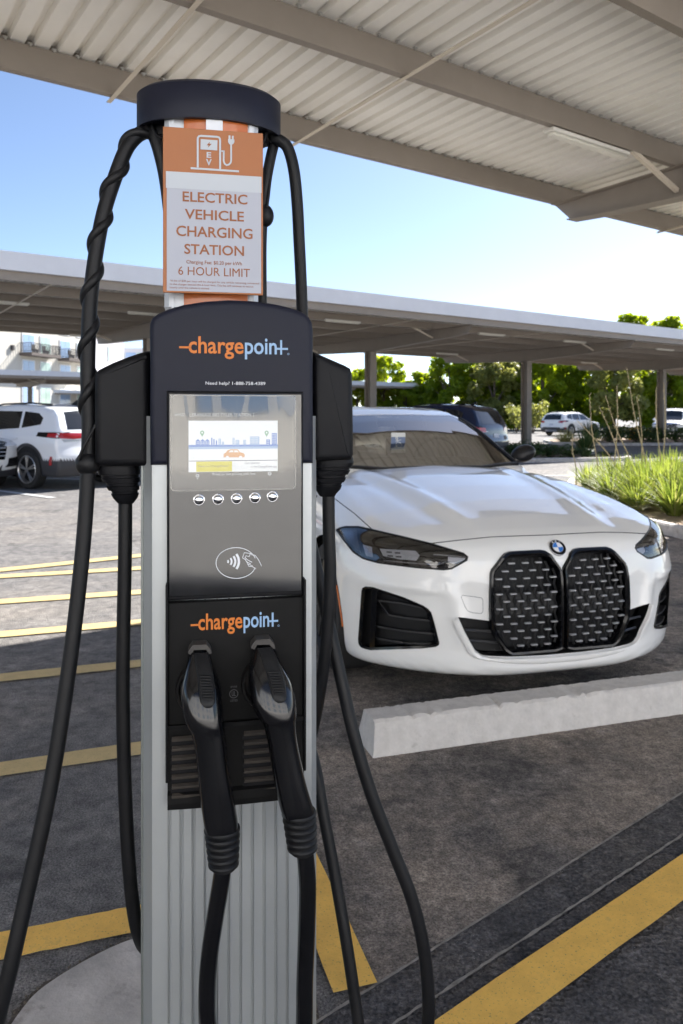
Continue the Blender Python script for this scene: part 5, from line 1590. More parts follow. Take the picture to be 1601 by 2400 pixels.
HL = [(788, 1242), (797, 1237), (810, 1234), (840, 1234), (872, 1241), (945, 1258), (1010, 1274), (1086, 1297), (1096, 1305), (1094, 1313), (1058, 1333), (1039, 1335), (975, 1330), (887, 1319), (851, 1309), (828, 1294), (805, 1265)]
IN = [(849, 1384), (851, 1377), (857, 1374), (875, 1376), (945, 1399), (992, 1419), (1004, 1427), (1011, 1435), (1019, 1462), (1030, 1506), (1029, 1511), (1022, 1515), (989, 1519), (872, 1523), (857, 1520), (847, 1516), (842, 1508), (841, 1498)]
KD = [(1147, 1380), (1148, 1345), (1152, 1334), (1173, 1308), (1182, 1299), (1193, 1294.5), (1262, 1291), (1274, 1292.5), (1288, 1300), (1306, 1322), (1317, 1338), (1322, 1360), (1321, 1440), (1317, 1520), (1298, 1527), (1200, 1535), (1190, 1531), (1180, 1523), (1158, 1490), (1150, 1470), (1147, 1430)]
LO = [(1322, 1339), (1304, 1318), (1288, 1299), (1273, 1291), (1193, 1293), (1181, 1298), (1171, 1308), (1151, 1334), (1147, 1350), (1146, 1455), (1074, 1446), (1089, 1479), (1101, 1502), (1113, 1523), (1122, 1532), (1135, 1536), (1151, 1538), (1200, 1539), (1270, 1536), (1326, 1531)]
def zsym(P): return [(p[0], p[2]) for p in P]
def onfront(uz, off=0.0):
    P, N = drape(f_low, uz, 'front', off, (0, 1.1, .5), 2.0)
    return P, N
hl3 = pxsurf(densify(HL, 14)); in3 = pxsurf(densify(IN, 14))
lo3 = pxsurf(densify(LO, 14, False))
lo_uz = [(min(p[0], 0.0), p[2]) for p in lo3]; lo_uz[0] = (0, lo_uz[0][1]); lo_uz[-1] = (0, lo_uz[-1][1])
full_uz = lo_uz + [(-u, z) for (u, z) in lo_uz[1:-1][::-1]]
full3, _ = onfront(full_uz)
arch_c, arch_r = (.88, .338), .375
ang = np.radians(np.arange(-72, 255, 5))
arch2 = [(arch_c[0] + arch_r * math.cos(a), arch_c[1] + arch_r * math.sin(a)) for a in ang if arch_c[1] + arch_r * math.sin(a) > .155]
ar3, _ = drape(f_low, arch2, 'right', 0, far=1.6)
holes = [pol_inv(hl3), pol_inv(mirror(hl3)), pol_inv(in3), pol_inv(mirror(in3)), pol_inv(full3)]
b0_, b1_ = math.radians(-62), math.radians(142)
ap = sorted([q for q in pol_inv(ar3) if b0_ < q[0] < b1_])
g0_, g1_ = ap[0][1], ap[-1][1]
outer = [(b0_, g0_)] + ap + [(b1_, g1_)] + [(b1_, -g1_)] + [(a, -b) for a, b in ap[::-1]] + [(b0_, -g0_)]
st_ = math.radians(1.25)
P2, T = fill2d(outer, st_, holes, hstep=st_)
D = pol_fwd(P2); P3 = march(f_low, np.repeat(PO[None], len(D), 0), D, .05, 2.6); N3 = grad(f_low, P3)
raw_mesh('front_body', P3, T, N3, M['paint_white'], coupe)
# flanks, doors and tail behind the wheel arch
def radial(f, ys, ths, c_z, level=0.0, far=1.6):
    P2 = []; D = []; O = []
    for y in ys:
        for t in ths: O.append((0, y, c_z)); D.append((math.cos(t), 0, math.sin(t)))
    O = np.array(O); D = np.array(D, float)
    return march(f, O, D, .02, far, level)
ys = list(np.arange(1.20, 4.80, .06)) + [4.79]
ths = np.radians(np.arange(-40, 221, 4))
Pb = radial(f_low, ys, ths, .55, -.004)
T = []; n = len(ths)
for i in range(len(ys) - 1):
    for j in range(n - 1):
        q = [i * n + j, i * n + j + 1, (i + 1) * n + j + 1, (i + 1) * n + j]
        c = Pb[q].mean(0)
        if (c[1] - 3.74) ** 2 + (c[2] - .338) ** 2 < .37 ** 2 and abs(c[0]) > .6: continue
        T += [(q[0], q[1], q[2]), (q[0], q[2], q[3])]
raw_mesh('rear_body', Pb, T, grad(f_low, Pb), M['paint_white'], coupe)
mb = MB(); mb.box((0, 2.6, .19), (1.62, 4.2, .03)); mb.box((0, .62, .30), (1.1, .5, .24)); mb.box((0, 1.45, .52), (1.70, .05, .70)); mb.box((0, .80, .55), (1.1, .05, .5))
mb.build('underbody', M['inlet_dark'], coupe, smooth=False)
for s in (-1, 1):
    for y in (.88, 3.74):
        make_wheel(coupe, s * .805, y, .338, .235, s, 10, .74, dark=True)
    mb = MB(); mb.loft([[(s * (.55 if k == 0 else .90), .88 + .372 * math.cos(a), .338 + .372 * math.sin(a)) for a in np.radians(np.arange(-20, 201, 10))] for k in (0, 1)], 0, False, False, False)
    mb.loft([[(s * (.55 if k == 0 else .915), 3.74 + .372 * math.cos(a), .338 + .372 * math.sin(a)) for a in np.radians(np.arange(-20, 201, 10))] for k in (0, 1)], 0, False, False, False)
    mb.build('wheel_well', M['inlet_dark'], coupe)

def walls(uzlist3, depth, m, name, parent, N=None):
    n = len(uzlist3); mb = MB()
    a = [tuple(p) for p in uzlist3]; b = [(p[0], p[1] + depth, p[2]) for p in uzlist3]
    mb.add(a + b, [(i, (i + 1) % n, n + (i + 1) % n, n + i) for i in range(n)])
    return mb
def floor_patch(mb, uz, depth, step=.05):
    P2, T = fill2d(uz, step); P, N = onfront(P2)
    mb.add([(p[0], p[1] + depth, p[2]) for p in P], T)
# ---- corner inlets
def px_poly(pts, s, off, k=14):
    P = pxsurf(densify(pts, k), off)
    return P if s < 0 else mirror(P)
for s in (-1, 1):
    p3 = in3 if s < 0 else mirror(in3)
    mb = walls(p3, .075, None, '', None); floor_patch(mb, zsym(p3), .075)
    it = mb.build('corner_inlet', M['inlet_dark'], coupe, angle=30)
    def lip(p3, w, out, m, name, parent):
        n = len(p3); c = p3.mean(0); mb = MB(); rg = []
        uz = zsym(p3); uzi = inward(uz, w)
        Pa, Na = onfront(uz, .001); Pb_, Nb = onfront(uz, out); Pc, Nc = onfront(uzi, out * .6); Pd = Pc.copy(); Pd[:, 1] += .03
        mb.loft([[tuple(p) for p in R] for R in (Pa, Pb_, Pc, Pd)], 0, True, False, False) if False else None
        V = []; 
        for R in (Pa, Pb_, Pc, Pd): V += [tuple(p) for p in R]
        F = []
        for k in range(3):
            for i in range(n): F.append((k * n + i, k * n + (i + 1) % n, (k + 1) * n + (i + 1) % n, (k + 1) * n + i))
        mb.add(V, F); return mb.build(name, m, parent, angle=35)
    lip(p3, .011, .006, M['gloss_black'], 'inlet_frame', it)
    mb = MB()
    for pl_ in ([(872, 1378), (884, 1380), (878, 1521), (866, 1521)],):
        a = px_poly(pl_, s, .004); b = px_poly(pl_, s, -.05)
        n = len(a); mb.add([tuple(p) for p in a] + [tuple(p) for p in b], [tuple(range(n))] + [(i, (i + 1) % n, n + (i + 1) % n, n + i) for i in range(n)])
    mb.build('air_blade', M['gloss_black'], it, angle=30)
    for k, ln in enumerate(([(886, 1404), (912, 1440), (960, 1448), (1014, 1454)], [(886, 1406), (940, 1412), (996, 1424)], [(884, 1467), (950, 1478), (1022, 1484)], [(884, 1495), (950, 1506), (1026, 1508)])):
        P = pxsurf(densify(ln, 10, False), -.016); P = P if s < 0 else mirror(P)
        mb = MB(); Pb2 = P.copy(); Pb2[:, 1] += .06; Pb2[:, 2] -= .012
        n = len(P); th = np.array([0, 0, -.007])
        mb.add([tuple(p) for p in P] + [tuple(p) for p in Pb2] + [tuple(p + th) for p in P], [(i, i + 1, n + i + 1, n + i) for i in range(n - 1)] + [(i, 2 * n + i, 2 * n + i + 1, i + 1) for i in range(n - 1)])
        mb.build('slat', M['slat_black'], it, angle=30)
# ---- grille
mb = walls(full3, .06, None, '', None); floor_patch(mb, full_uz, .085)
gr = mb.build('grille_opening', M['inlet_dark'], coupe, angle=30)
kd3 = pxsurf(densify(KD, 12)); kz = [(min(p[0], -.004), p[2]) for p in kd3]
for s in (-1, 1):
    uz = kz if s < 0 else [(-u, z) for u, z in kz][::-1]
    kt = empty('kidney_grille', (0, 0, 0), 0, gr)
    n = len(uz); V = []; F = []
    for (w, o_, dy) in ((0, .0, .03), (.000, .012, 0), (.004, .020, 0), (.013, .018, 0), (.020, .006, 0), (.021, 0, .05)):
        P, N = onfront(inward(uz, w) if w else uz, o_)
        V += [(p[0], p[1] + dy, p[2]) for p in P]
    for k in range(5):
        for i in range(n): F.append((k * n + i, k * n + (i + 1) % n, (k + 1) * n + (i + 1) % n, (k + 1) * n + i))
    mb = MB(); mb.add(V, F); mb.build('grille_frame', M['gloss_black'], gr, angle=40)
    # wavy vertical bars and the staggered silver dashes that join them
    inn = inward(uz, .021)
    u0 = min(p[0] for p in inn); u1 = max(p[0] for p in inn); z0_ = min(p[1] for p in inn); z1_ = max(p[1] for p in inn)
    pu = .0660; nc = 4; rows = 13; dz = .0335
    md = MB(); mw = MB()
    def skin(u, z, d):
        P, N = onfront([(u, z)], 0); return Vector((P[0][0], P[0][1] + d, P[0][2]))
    for r in range(rows):
        z = z1_ - .026 - dz * r
        for c in range(nc + 2):
            u = u0 + .022 + pu * (c + (.5 if r % 2 else .0))
            if all(inside(inn, u + q, z) for q in (-.013, .013)):
                a, b = skin(u - .0155, z, -.004), skin(u + .0155, z, -.004)
                mw.bar(a, b, .016, .0068, 1, (0, 0, 1), .002)
    for c in range(2 * (nc + 2)):
        um = u0 + .022 + pu * (c / 2) - pu * .25
        pts = []
        for r in range(rows * 2 + 1):
            z = z1_ - .026 - dz * (r / 2 - .5)
            ph_ = ((r - 1) / 2.0)
            amp = pu * .085 * math.cos(math.pi * (r - 1) / 2.0) * (1 if c % 2 else -1)
            u = um + amp
            if inside(inn, u, z): pts.append(skin(u, z, .012))
            else:
                if len(pts) > 1: mw.tube(pts, .0055, 5)
                pts = []
        if len(pts) > 1: mw.tube(pts, .0055, 5)
    mw.build('grille_mesh', [M['inlet_dark'], M['silver_bar']], gr, angle=40)
    bpy.data.objects.remove(kt)
    # smooth radar cover across the middle rows
    zc = z0_ + (z1_ - z0_) * .50
    P2, T = fill2d([(u0 + .003, zc - .050), (u1 - .003, zc - .050), (u1 - .003, zc + .050), (u0 + .003, zc + .050)], .04)
    P, N = onfront(P2); mb = MB(); mb.add([(p[0], p[1] + .016, p[2]) for p in P], T); mb.build('sensor_cover', M['trim_black'], gr, fix=True)
    for q in (1478, 1503):
        ln = [(1090 + (q - 1478) * .5, q - 2), (1150, q + 2), (1178, q + 4)]
        P = pxsurf(densify(ln, 10, False), -.02); P = P if s < 0 else mirror(P)
        mb = MB(); mb.tube([Vector(p) for p in P], .006, 6); mb.build('slat', M['slat_black'], gr)
# ---- headlamps
for s in (-1, 1):
    p3 = hl3 if s < 0 else mirror(hl3)
    hn = empty('headlamp', (0, 0, 0), 0, None)
    bpy.data.objects.remove(hn)
    uz = None
    # bowl in the lamp: walls then a dark floor, following the skin pushed inwards
    n = len(p3); N_ = grad(f_low, p3); inn3 = p3 - N_ * .045
    mb = MB(); mb.add([tuple(p) for p in p3] + [tuple(p) for p in inn3], [(i, (i + 1) % n, n + (i + 1) % n, n + i) for i in range(n)])
    hq = holes[0] if s < 0 else holes[1]
    P2, T = fill2d(hq, math.radians(2.0)); D = pol_fwd(P2)
    Pf = march(f_low, np.repeat(PO[None], len(D), 0), D, .05, 2.6); Nf = grad(f_low, Pf)
    mb.add([tuple(p) for p in (Pf - Nf * .045)], T)
    hl = mb.build('headlamp', M['lamp_dark'], coupe, angle=40)
    raw_mesh('lamp_cover', Pf - Nf * .002, T, Nf, M['lamp_glass'], hl)
    # black outline
    mb = MB(); mb.tube([Vector(p) for p in (p3 - N_ * .001)] + [Vector((p3 - N_ * .001)[0])], .0045, 6, 0, False); mb.build('lamp_gasket', M['trim_black'], hl)
    def block(pts, o0, o1, name, m):
        a = px_poly(pts, s, o0, 12); b = px_poly(pts, s, o1, 12); n = len(a)
        mb = MB(); mb.add([tuple(p) for p in a] + [tuple(p) for p in b], [tuple(range(n))] + [(i, (i + 1) % n, n + (i + 1) % n, n + i) for i in range(n)]); return mb.build(name, m, hl, angle=30)
    block([(890, 1286), (974, 1291), (984, 1302), (976, 1314), (938, 1311), (898, 1303)], -.018, -.042, 'projector', M['lamp_white'])
    for (x, y) in ((906, 1292), (925, 1294), (908, 1301), (928, 1303)): block([(x, y), (x + 13, y + .7), (x + 13, y + 4), (x, y + 3.3)], -.0165, -.020, 'projector_slot', M['inlet_dark'])
    block([(992, 1294), (1008, 1296), (1008, 1320), (990, 1318)], -.012, -.042, 'lamp_post', M['lamp_dark'])
    block([(1050, 1303), (1090, 1307), (1089, 1312), (1062, 1322), (1050, 1316)], -.014, -.042, 'turn_signal', M['lamp_white'])
    block([(800, 1242), (836, 1239), (838, 1262), (846, 1296), (832, 1288), (812, 1264)], -.012, -.042, 'corner_reflector', M['lamp_chrome'])
    block([(850, 1276), (872, 1282), (874, 1306), (858, 1303)], -.020, -.042, 'corner_reflector', M['lamp_chrome'])
    for ln in ([(900, 1314), (960, 1320), (1028, 1324), (1046, 1316)], [(1016, 1300), (1044, 1302), (1090, 1306)]):
        P = pxsurf(densify(ln, 8, False), -.010); P = P if s < 0 else mirror(P)
        mb = MB(); mb.tube([Vector(p) for p in P], .0042, 6); mb.build('daylight_strip', M['lamp_chrome'], hl)
# ---- panel gaps
def gap(pxs, name='panel_gap', m='seam_dark', r=.0030, both=True, off=-.0012):
    P = pxsurf(densify(pxs, 10, False), off)
    for s in ((-1, 1) if both else (-1,)):
        Q = P if s < 0 else mirror(P); mb = MB(); mb.tube([Vector(p) for p in Q], r, 6); mb.build(name, M[m], coupe)
seam = pxsurf(densify([(1010, 1274), (1080, 1266), (1151, 1259), (1230, 1256), (1292, 1254)], 10, False), -.001)
su = [(p[0], p[1], p[2]) for p in seam]
full = su + [(-a, b, c) for a, b, c in su[::-1]]
mb = MB(); mb.tube([Vector(p) for p in full], .0032, 6); mb.build('bonnet_gap', M['seam_dark'], coupe)
gap([(871, 1240), (830, 1203), (786, 1170), (752, 1150)], 'bonnet_gap')
sq = [(1083, 1395), (1108, 1398), (1128, 1401), (1132, 1406), (1132, 1433), (1128, 1438), (1108, 1436), (1096, 1432), (1090, 1422), (1081, 1400), (1083, 1395)]
gap(sq, 'tow_cover', 'seam_soft', .0018, False, -.0006)
P = pxsurf([(789, 1372), (795, 1410), (801, 1450), (803, 1468)], .002)
for s in (-1, 1):
    Q = P if s < 0 else mirror(P); mb = MB(); mb.tube([Vector(p) for p in Q], .0042, 6); mb.build('side_marker', M['amber'], coupe)
# white lower frame that runs round the central opening
fr = pxsurf(densify([(1074, 1446), (1089, 1479), (1113, 1523), (1127, 1534), (1151, 1539), (1200, 1540), (1270, 1537), (1326, 1532)], 10, False), 0)
fl2 = [tuple(p) for p in fr]; fl2[-1] = (0, fl2[-1][1], fl2[-1][2]); fl2 = fl2 + [(-a, b, c) for a, b, c in fl2[:-1][::-1]]
V = []; n = len(fl2)
cen = np.array([0, .0, .45])
for (k, dy, dz) in ((0, .0, .0), (0, -.016, -.008), (0, -.014, -.026), (0, .0, -.038)):
    for p in fl2:
        side = math.copysign(1, p[0]) * min(1, abs(p[0]) / .35) ** 3
        V.append((p[0] + side * (-dz) * .75, p[1] + dy, p[2] + dz * (1 - .6 * abs(side))))
mb = MB(); mb.add(V, [(k * n + i, k * n + i + 1, (k + 1) * n + i + 1, (k + 1) * n + i) for k in range(3) for i in range(n - 1)])
mb.build('lower_frame', M['paint_white'], coupe, angle=50)
# ---- roundel
pc = pxsurf([(1308, 1284)])[0]; pc[0] = 0.0
Pq, Nq = onfront([(0, pc[2])]); nrm = Vector(Nq[0]); cen = Vector(Pq[0])
ux = Vector((1, 0, 0)); uy = nrm.cross(ux).normalized(); 
if uy.z < 0: uy = -uy
def disc_pt(r, a, o): return cen + ux * (r * math.cos(a)) + uy * (r * math.sin(a)) + nrm * o
mb = MB(); nn = 36
mb.loft([[disc_pt(r, 2 * math.pi * i / nn, o) for i in range(nn)] for r, o in ((.041, -.006), (.041, .004), (.0395, .0055), (.026, .0060), (.0255, .0052))], 0)
for q in range(4):
    mb.add([disc_pt(0, 0, .0066)] + [disc_pt(.0245, math.pi / 2 * q + math.pi / 2 * i / 8, .0066) for i in range(9)], [tuple(range(10))], 1 if q % 2 else 2)
mb.loft([[disc_pt(r, 2 * math.pi * i / nn, o) for i in range(nn)] for r, o in ((.0245, .0063), (.0262, .0068), (.0262, .0055))], 3, True, False, False)
mb.loft([[disc_pt(r, 2 * math.pi * i / nn, o) for i in range(nn)] for r, o in ((.0400, .0056), (.0412, .0050), (.0412, .003))], 3, True, False, False)
for ch_, a in (('B', 122), ('M', 90), ('W', 58)):
    a = math.radians(a); c0 = disc_pt(.0328, a, .0064); tx = (-ux * -math.sin(a) - uy * math.cos(a)) ; tx = (ux * math.sin(a) - uy * math.cos(a)); ty = (ux * math.cos(a) + uy * math.sin(a))
    add_text(mb, ch_, -.0042, .0042, -.0042, .0042, lambda x, z: c0 + tx * x + ty * z, 2, .02)
mb.build('emblem', [M['gloss_black'], M['roundel_blue'], M['roundel_white'], M['silver_bar']], coupe, angle=30, fix=False)

# ---- cabin
YS = .20
CAB0 = set(o.name for o in coupe.children)
def f_cab(P):
    u, y, z = P[:, 0], P[:, 1], P[:, 2]; au = np.abs(u)
    yy = y - .26 * u ** 2
    Zr = yI(yy, [.9, 1.38, 1.62, 1.9, 2.10, 2.25, 2.42, 2.65, 2.95, 3.3, 3.7, 4.1, 4.5, 4.9], [.80, 1.005, 1.115, 1.245, 1.325, 1.373, 1.410, 1.434, 1.442, 1.424, 1.355, 1.23, 1.08, .9])
    g = (z - (Zr - .05 * u ** 2)) * .9
    gs = au - (.775 - .44 * np.maximum(z - .97, 0) - .25 * np.maximum(0, z - 1.25) ** 1.2 - .05 * np.maximum(0, (y - 3.2)) ** 2)
    return smax(g, gs, .05)
ysc = np.arange(1.36, 4.66, .055); thc = np.radians(np.arange(4, 177, 2.5))
CO = .90
def cab_inv(P): return [(math.atan2(p[2] - CO, p[0]), p[1]) for p in P]
ws_uy = [(-.69, 1.61), (-.35, 1.455), (0, 1.41), (.35, 1.455), (.69, 1.61), (.615, 1.95), (.535, 2.27), (.50, 2.325), (.30, 2.26), (0, 2.235), (-.30, 2.26), (-.50, 2.325), (-.535, 2.27), (-.615, 1.95)]
w3, _ = drape(f_cab, densify(ws_uy, .05), 'top', 0, (0, 2, .92), 1.0)
outer = [(math.radians(3), 1.385), (math.radians(177), 1.385), (math.radians(177), 4.6), (math.radians(3), 4.6)]
stp = .055
P2, T = fill2d([(a, y) for a, y in outer], stp, [cab_inv(w3)], hstep=stp)
D = np.array([(math.cos(a), 0, math.sin(a)) for a, y in P2]); O = np.array([(0, y, CO) for a, y in P2])
Pc = march(f_cab, O, D, .02, 1.3)
raw_mesh('cabin', Pc, T, grad(f_cab, Pc), M['paint_white'], coupe)
P2, T = fill2d(ws_uy, .05); Pw, Nw = drape(f_cab, P2, 'top', -.001, (0, 2, .92), 1.0)
wsc = raw_mesh('windscreen', Pw, T, Nw, M['windscreen'], coupe)
big = densify(ws_uy, .05); sm = [(u * .955, 1.41 + .018 + (y - 1.41) * .945) for u, y in big]
Pa, Na = drape(f_cab, big, 'top', -.004, (0, 2, .92), 1.0); Pb2, Nb2 = drape(f_cab, sm, 'top', -.004, (0, 2, .92), 1.0)
n = len(big); mb = MB(); mb.add([tuple(p) for p in Pa] + [tuple(p) for p in Pb2], [(i, (i + 1) % n, n + (i + 1) % n, n + i) for i in range(n)])
mb.build('glass_border', M['inlet_dark'], wsc, fix=True)
# pillar mouldings along the windscreen
for s in (-1, 1):
    pts = [(s * .700, 1.59), (s * .628, 1.95), (s * .552, 2.27)]
    P, N = drape(f_cab, densify(pts, .06, False), 'top', .003, (0, 2, .92), 1.0)
    mb = MB(); mb.tube([Vector(p) for p in P], .013, 8); mb.build('pillar_trim', M['trim_black'], coupe)
    side = [(1.80, 1.035), (2.25, 1.28), (2.5, 1.345), (2.95, 1.365), (3.35, 1.34), (3.75, 1.245), (3.95, 1.16), (3.9, 1.10), (3.2, 1.075), (2.4, 1.05)]
    patch(f_cab, side, 'left' if s < 0 else 'right', .004, 'side_window', M['car_glass'], coupe, .08, (0, 2, 1.0), 1.4)
    # door mirror
    mp_ = Vector((s * .850, 1.82, 1.075))
    mb = MB(); rg = []
    for k in range(9):
        t = k / 8; r = math.sin(math.pi * (t * .92 + .06)) ** .6
        rg.append([(mp_.x + s * .02 + (.098 * r) * math.cos(a), mp_.y - .07 + .14 * t, mp_.z + (.072 * r) * (math.sin(a) * (1.0 if math.sin(a) > 0 else .85)) + .015 * s * math.cos(a)) for a in [2 * math.pi * i / 20 for i in range(20)]])
    mb.loft(rg); mr_ = mb.build('door_mirror', M['trim_black'], coupe, angle=60)
    mb = MB(); mb.bar((s * .70, 1.83, 1.02), (s * .86, 1.80, 1.045), .06, .035, 0, (0, 0, 1), .01); mb.build('mirror_arm', M['gloss_black'], mr_)
patch(f_cab, [(-.5, 3.55), (.5, 3.55), (.55, 4.3), (-.55, 4.3)], 'top', .004, 'rear_window', M['car_glass'], coupe, .08, (0, 2, .92), 1.0)
# wiper cowl
P, N = drape(f_cab, densify([(-.70, 1.59), (-.35, 1.43), (0, 1.385), (.35, 1.43), (.70, 1.59)], .05, False), 'top', .0, (0, 2, .90), 1.0)
mb = MB(); mb.tube([Vector(p) for p in P], .016, 8); mb.build('cowl', M['trim_black'], coupe)
# interior
mb = MB(); mb.box((0, 1.95, .98), (1.30, .80, .06), 0, Matrix.Rotation(math.radians(4), 3, 'X'), .02); mb.box((0, 3.4, .93), (1.3, 2.3, .05)); mb.build('dashboard', M['dash'], coupe)
for s in (-1, 1):
    mb = MB(); mb.box((s * .37, 2.85, 1.00), (.46, .14, .42), 0, Matrix.Rotation(math.radians(-14), 3, 'X'), .05); mb.box((s * .37, 2.92, 1.27), (.27, .10, .17), 0, None, .04); mb.build('seat', M['seat'], coupe)
mb = MB(); mb.tube([(.37 + .18 * math.cos(a), 2.32 - .05 * math.sin(a), 1.02 + .17 * math.sin(a)) for a in [2 * math.pi * i / 24 for i in range(25)]], .014, 8); mb.build('steering_wheel', M['seat'], coupe)
mb = MB(); mb.box((0, 2.33, 1.31), (.22, .035, .065), 0, None, .012); mb.build('rear_view_mirror', M['seat'], coupe)
for o in coupe.children:
    if o.name not in CAB0: o.location.y += YS
# parking placard hanging behind the glass
def cabpx(px, py, off): 
    return pxsurf([(px, py)], off, lambda P: f_cab(P - np.array([0, YS, 0])), 4.0, 7.5)[0]
tg = thing('parking_placard', 'small blue and white disabled parking placard hanging behind the coupe windscreen', 'placard', CF, CT)
base_t = cabpx(933, 1038, -.06)
quad = [Vector(cabpx(x, y, -.06)) for x, y in ((917, 1062), (950, 1062), (950, 1014), (917, 1014))]
o_ = Vector((sum((q.x for q in quad)) / 4, min(q.y for q in quad), 0)); c_ = quad[0]
wv = (quad[1] - quad[0]); yv = c_.y
def tp(px, py, o=0.0):
    d = pxdir(px, py); t = (yv - o - camL[1]) / d[1]; return Vector(camL + d * t)
T0 = tp(933, 1062)
def quadp(mb, a, b, c, d, o, mi): mb.add([tp(a, d, o) - T0, tp(c, d, o) - T0, tp(c, b, o) - T0, tp(a, b, o) - T0], [(0, 1, 2, 3)], mi)
mb = MB(); a_, b_ = tp(917, 1062) - T0, tp(950, 1014) - T0
mb.box((a_ + b_) / 2 + Vector((0, .0015, 0)), (b_.x - a_.x, .002, b_.z - a_.z)); quadp(mb, 917, 1014, 950, 1024, .001, 1); quadp(mb, 917, 1052, 950, 1061, .001, 1)
def tstroke(pts, w):
    q = [tp(x, y, .0015) - T0 for x, y in pts]
    stroke(mb, [(p.x, p.z) for p in q], w, q[0].y, 1)
tstroke([(935 + 7 * math.cos(a), 1042 + 7 * math.sin(a)) for a in [math.radians(-20 + 22 * i) for i in range(12)]], .004)
tstroke([(931, 1028), (932, 1036), (938, 1037), (941, 1043), (944, 1043)], .005); tstroke([(927, 1034), (934, 1032), (940, 1031)], .004)
tstroke([(930 + 2.5 * math.cos(a), 1027 + 2.5 * math.sin(a)) for a in [i * .785 for i in range(9)]], .005)
words_q = [tp(921, 1060, .002) - T0, tp(946, 1054, .002) - T0]
pl2 = mb.build('placard_card', [M['tag_blue'], M['tag_white']], tg, smooth=False, fix=False)
R_ = Matrix.Rotation(CT, 3, 'Z')
tg.location = CF + R_ @ T0

# ------------------------------------------------------------------ the other vehicles
def box_dirs(c, hx, y0, y1, z0, z1, n):
    """quads covering a box as seen from c: even sampling of a car-shaped body"""
    V = []; F = []
    def face(fn, na, nb):
        b = len(V)
        for i in range(na + 1):
            for j in range(nb + 1): V.append(fn(i / na, j / nb))
        for i in range(na):
            for j in range(nb):
                q = b + i * (nb + 1) + j; F.append((q, q + 1, q + nb + 2, q + nb + 1))
    ly, lz = y1 - y0, z1 - z0
    ny, nx, nz = int(ly / n), int(2 * hx / n), int(lz / n)
    face(lambda a, b: (-hx, y0 + ly * a, z0 + lz * b), ny, nz); face(lambda a, b: (hx, y0 + ly * a, z0 + lz * b), ny, nz)
    face(lambda a, b: (-hx + 2 * hx * a, y0, z0 + lz * b), nx, nz); face(lambda a, b: (-hx + 2 * hx * a, y1, z0 + lz * b), nx, nz)
    face(lambda a, b: (-hx + 2 * hx * a, y0 + ly * b, z1), nx, ny); face(lambda a, b: (-hx + 2 * hx * a, y0 + ly * b, z0), nx, ny)
    return np.array(V), F
def suv_field(L, H, Wd, top, belt, tum):
    ty = [p[0] for p in top]; tz = [p[1] for p in top]
    def f(P):
        u, y, z = P[:, 0], P[:, 1], P[:, 2]; au = np.abs(u)
        g = (z - (np.interp(y, ty, tz) - .05 * (au / .8) ** 2)) * .8
        W = Wd - tum * np.maximum(0, z - belt) - .06 * (np.maximum(0, .5 - z) / .3) ** 2 + .015 * np.exp(-((z - .85) / .1) ** 2)
        g = smax(g, au - W, .07)
        g = smax(g, .22 * (au / Wd) ** 3 + np.interp(z, [.2, .45, .8, 1.0], [.08, 0, .02, .1]) - y, .06)
        g = smax(g, y - (L - .10 * (au / Wd) ** 3 - np.interp(z, [.2, .42, .62, .8, 1.0, 1.1], [.12, .0, .0, .05, .07, .08])), .05)
        return smax(g, .24 - z, .04)
    return f
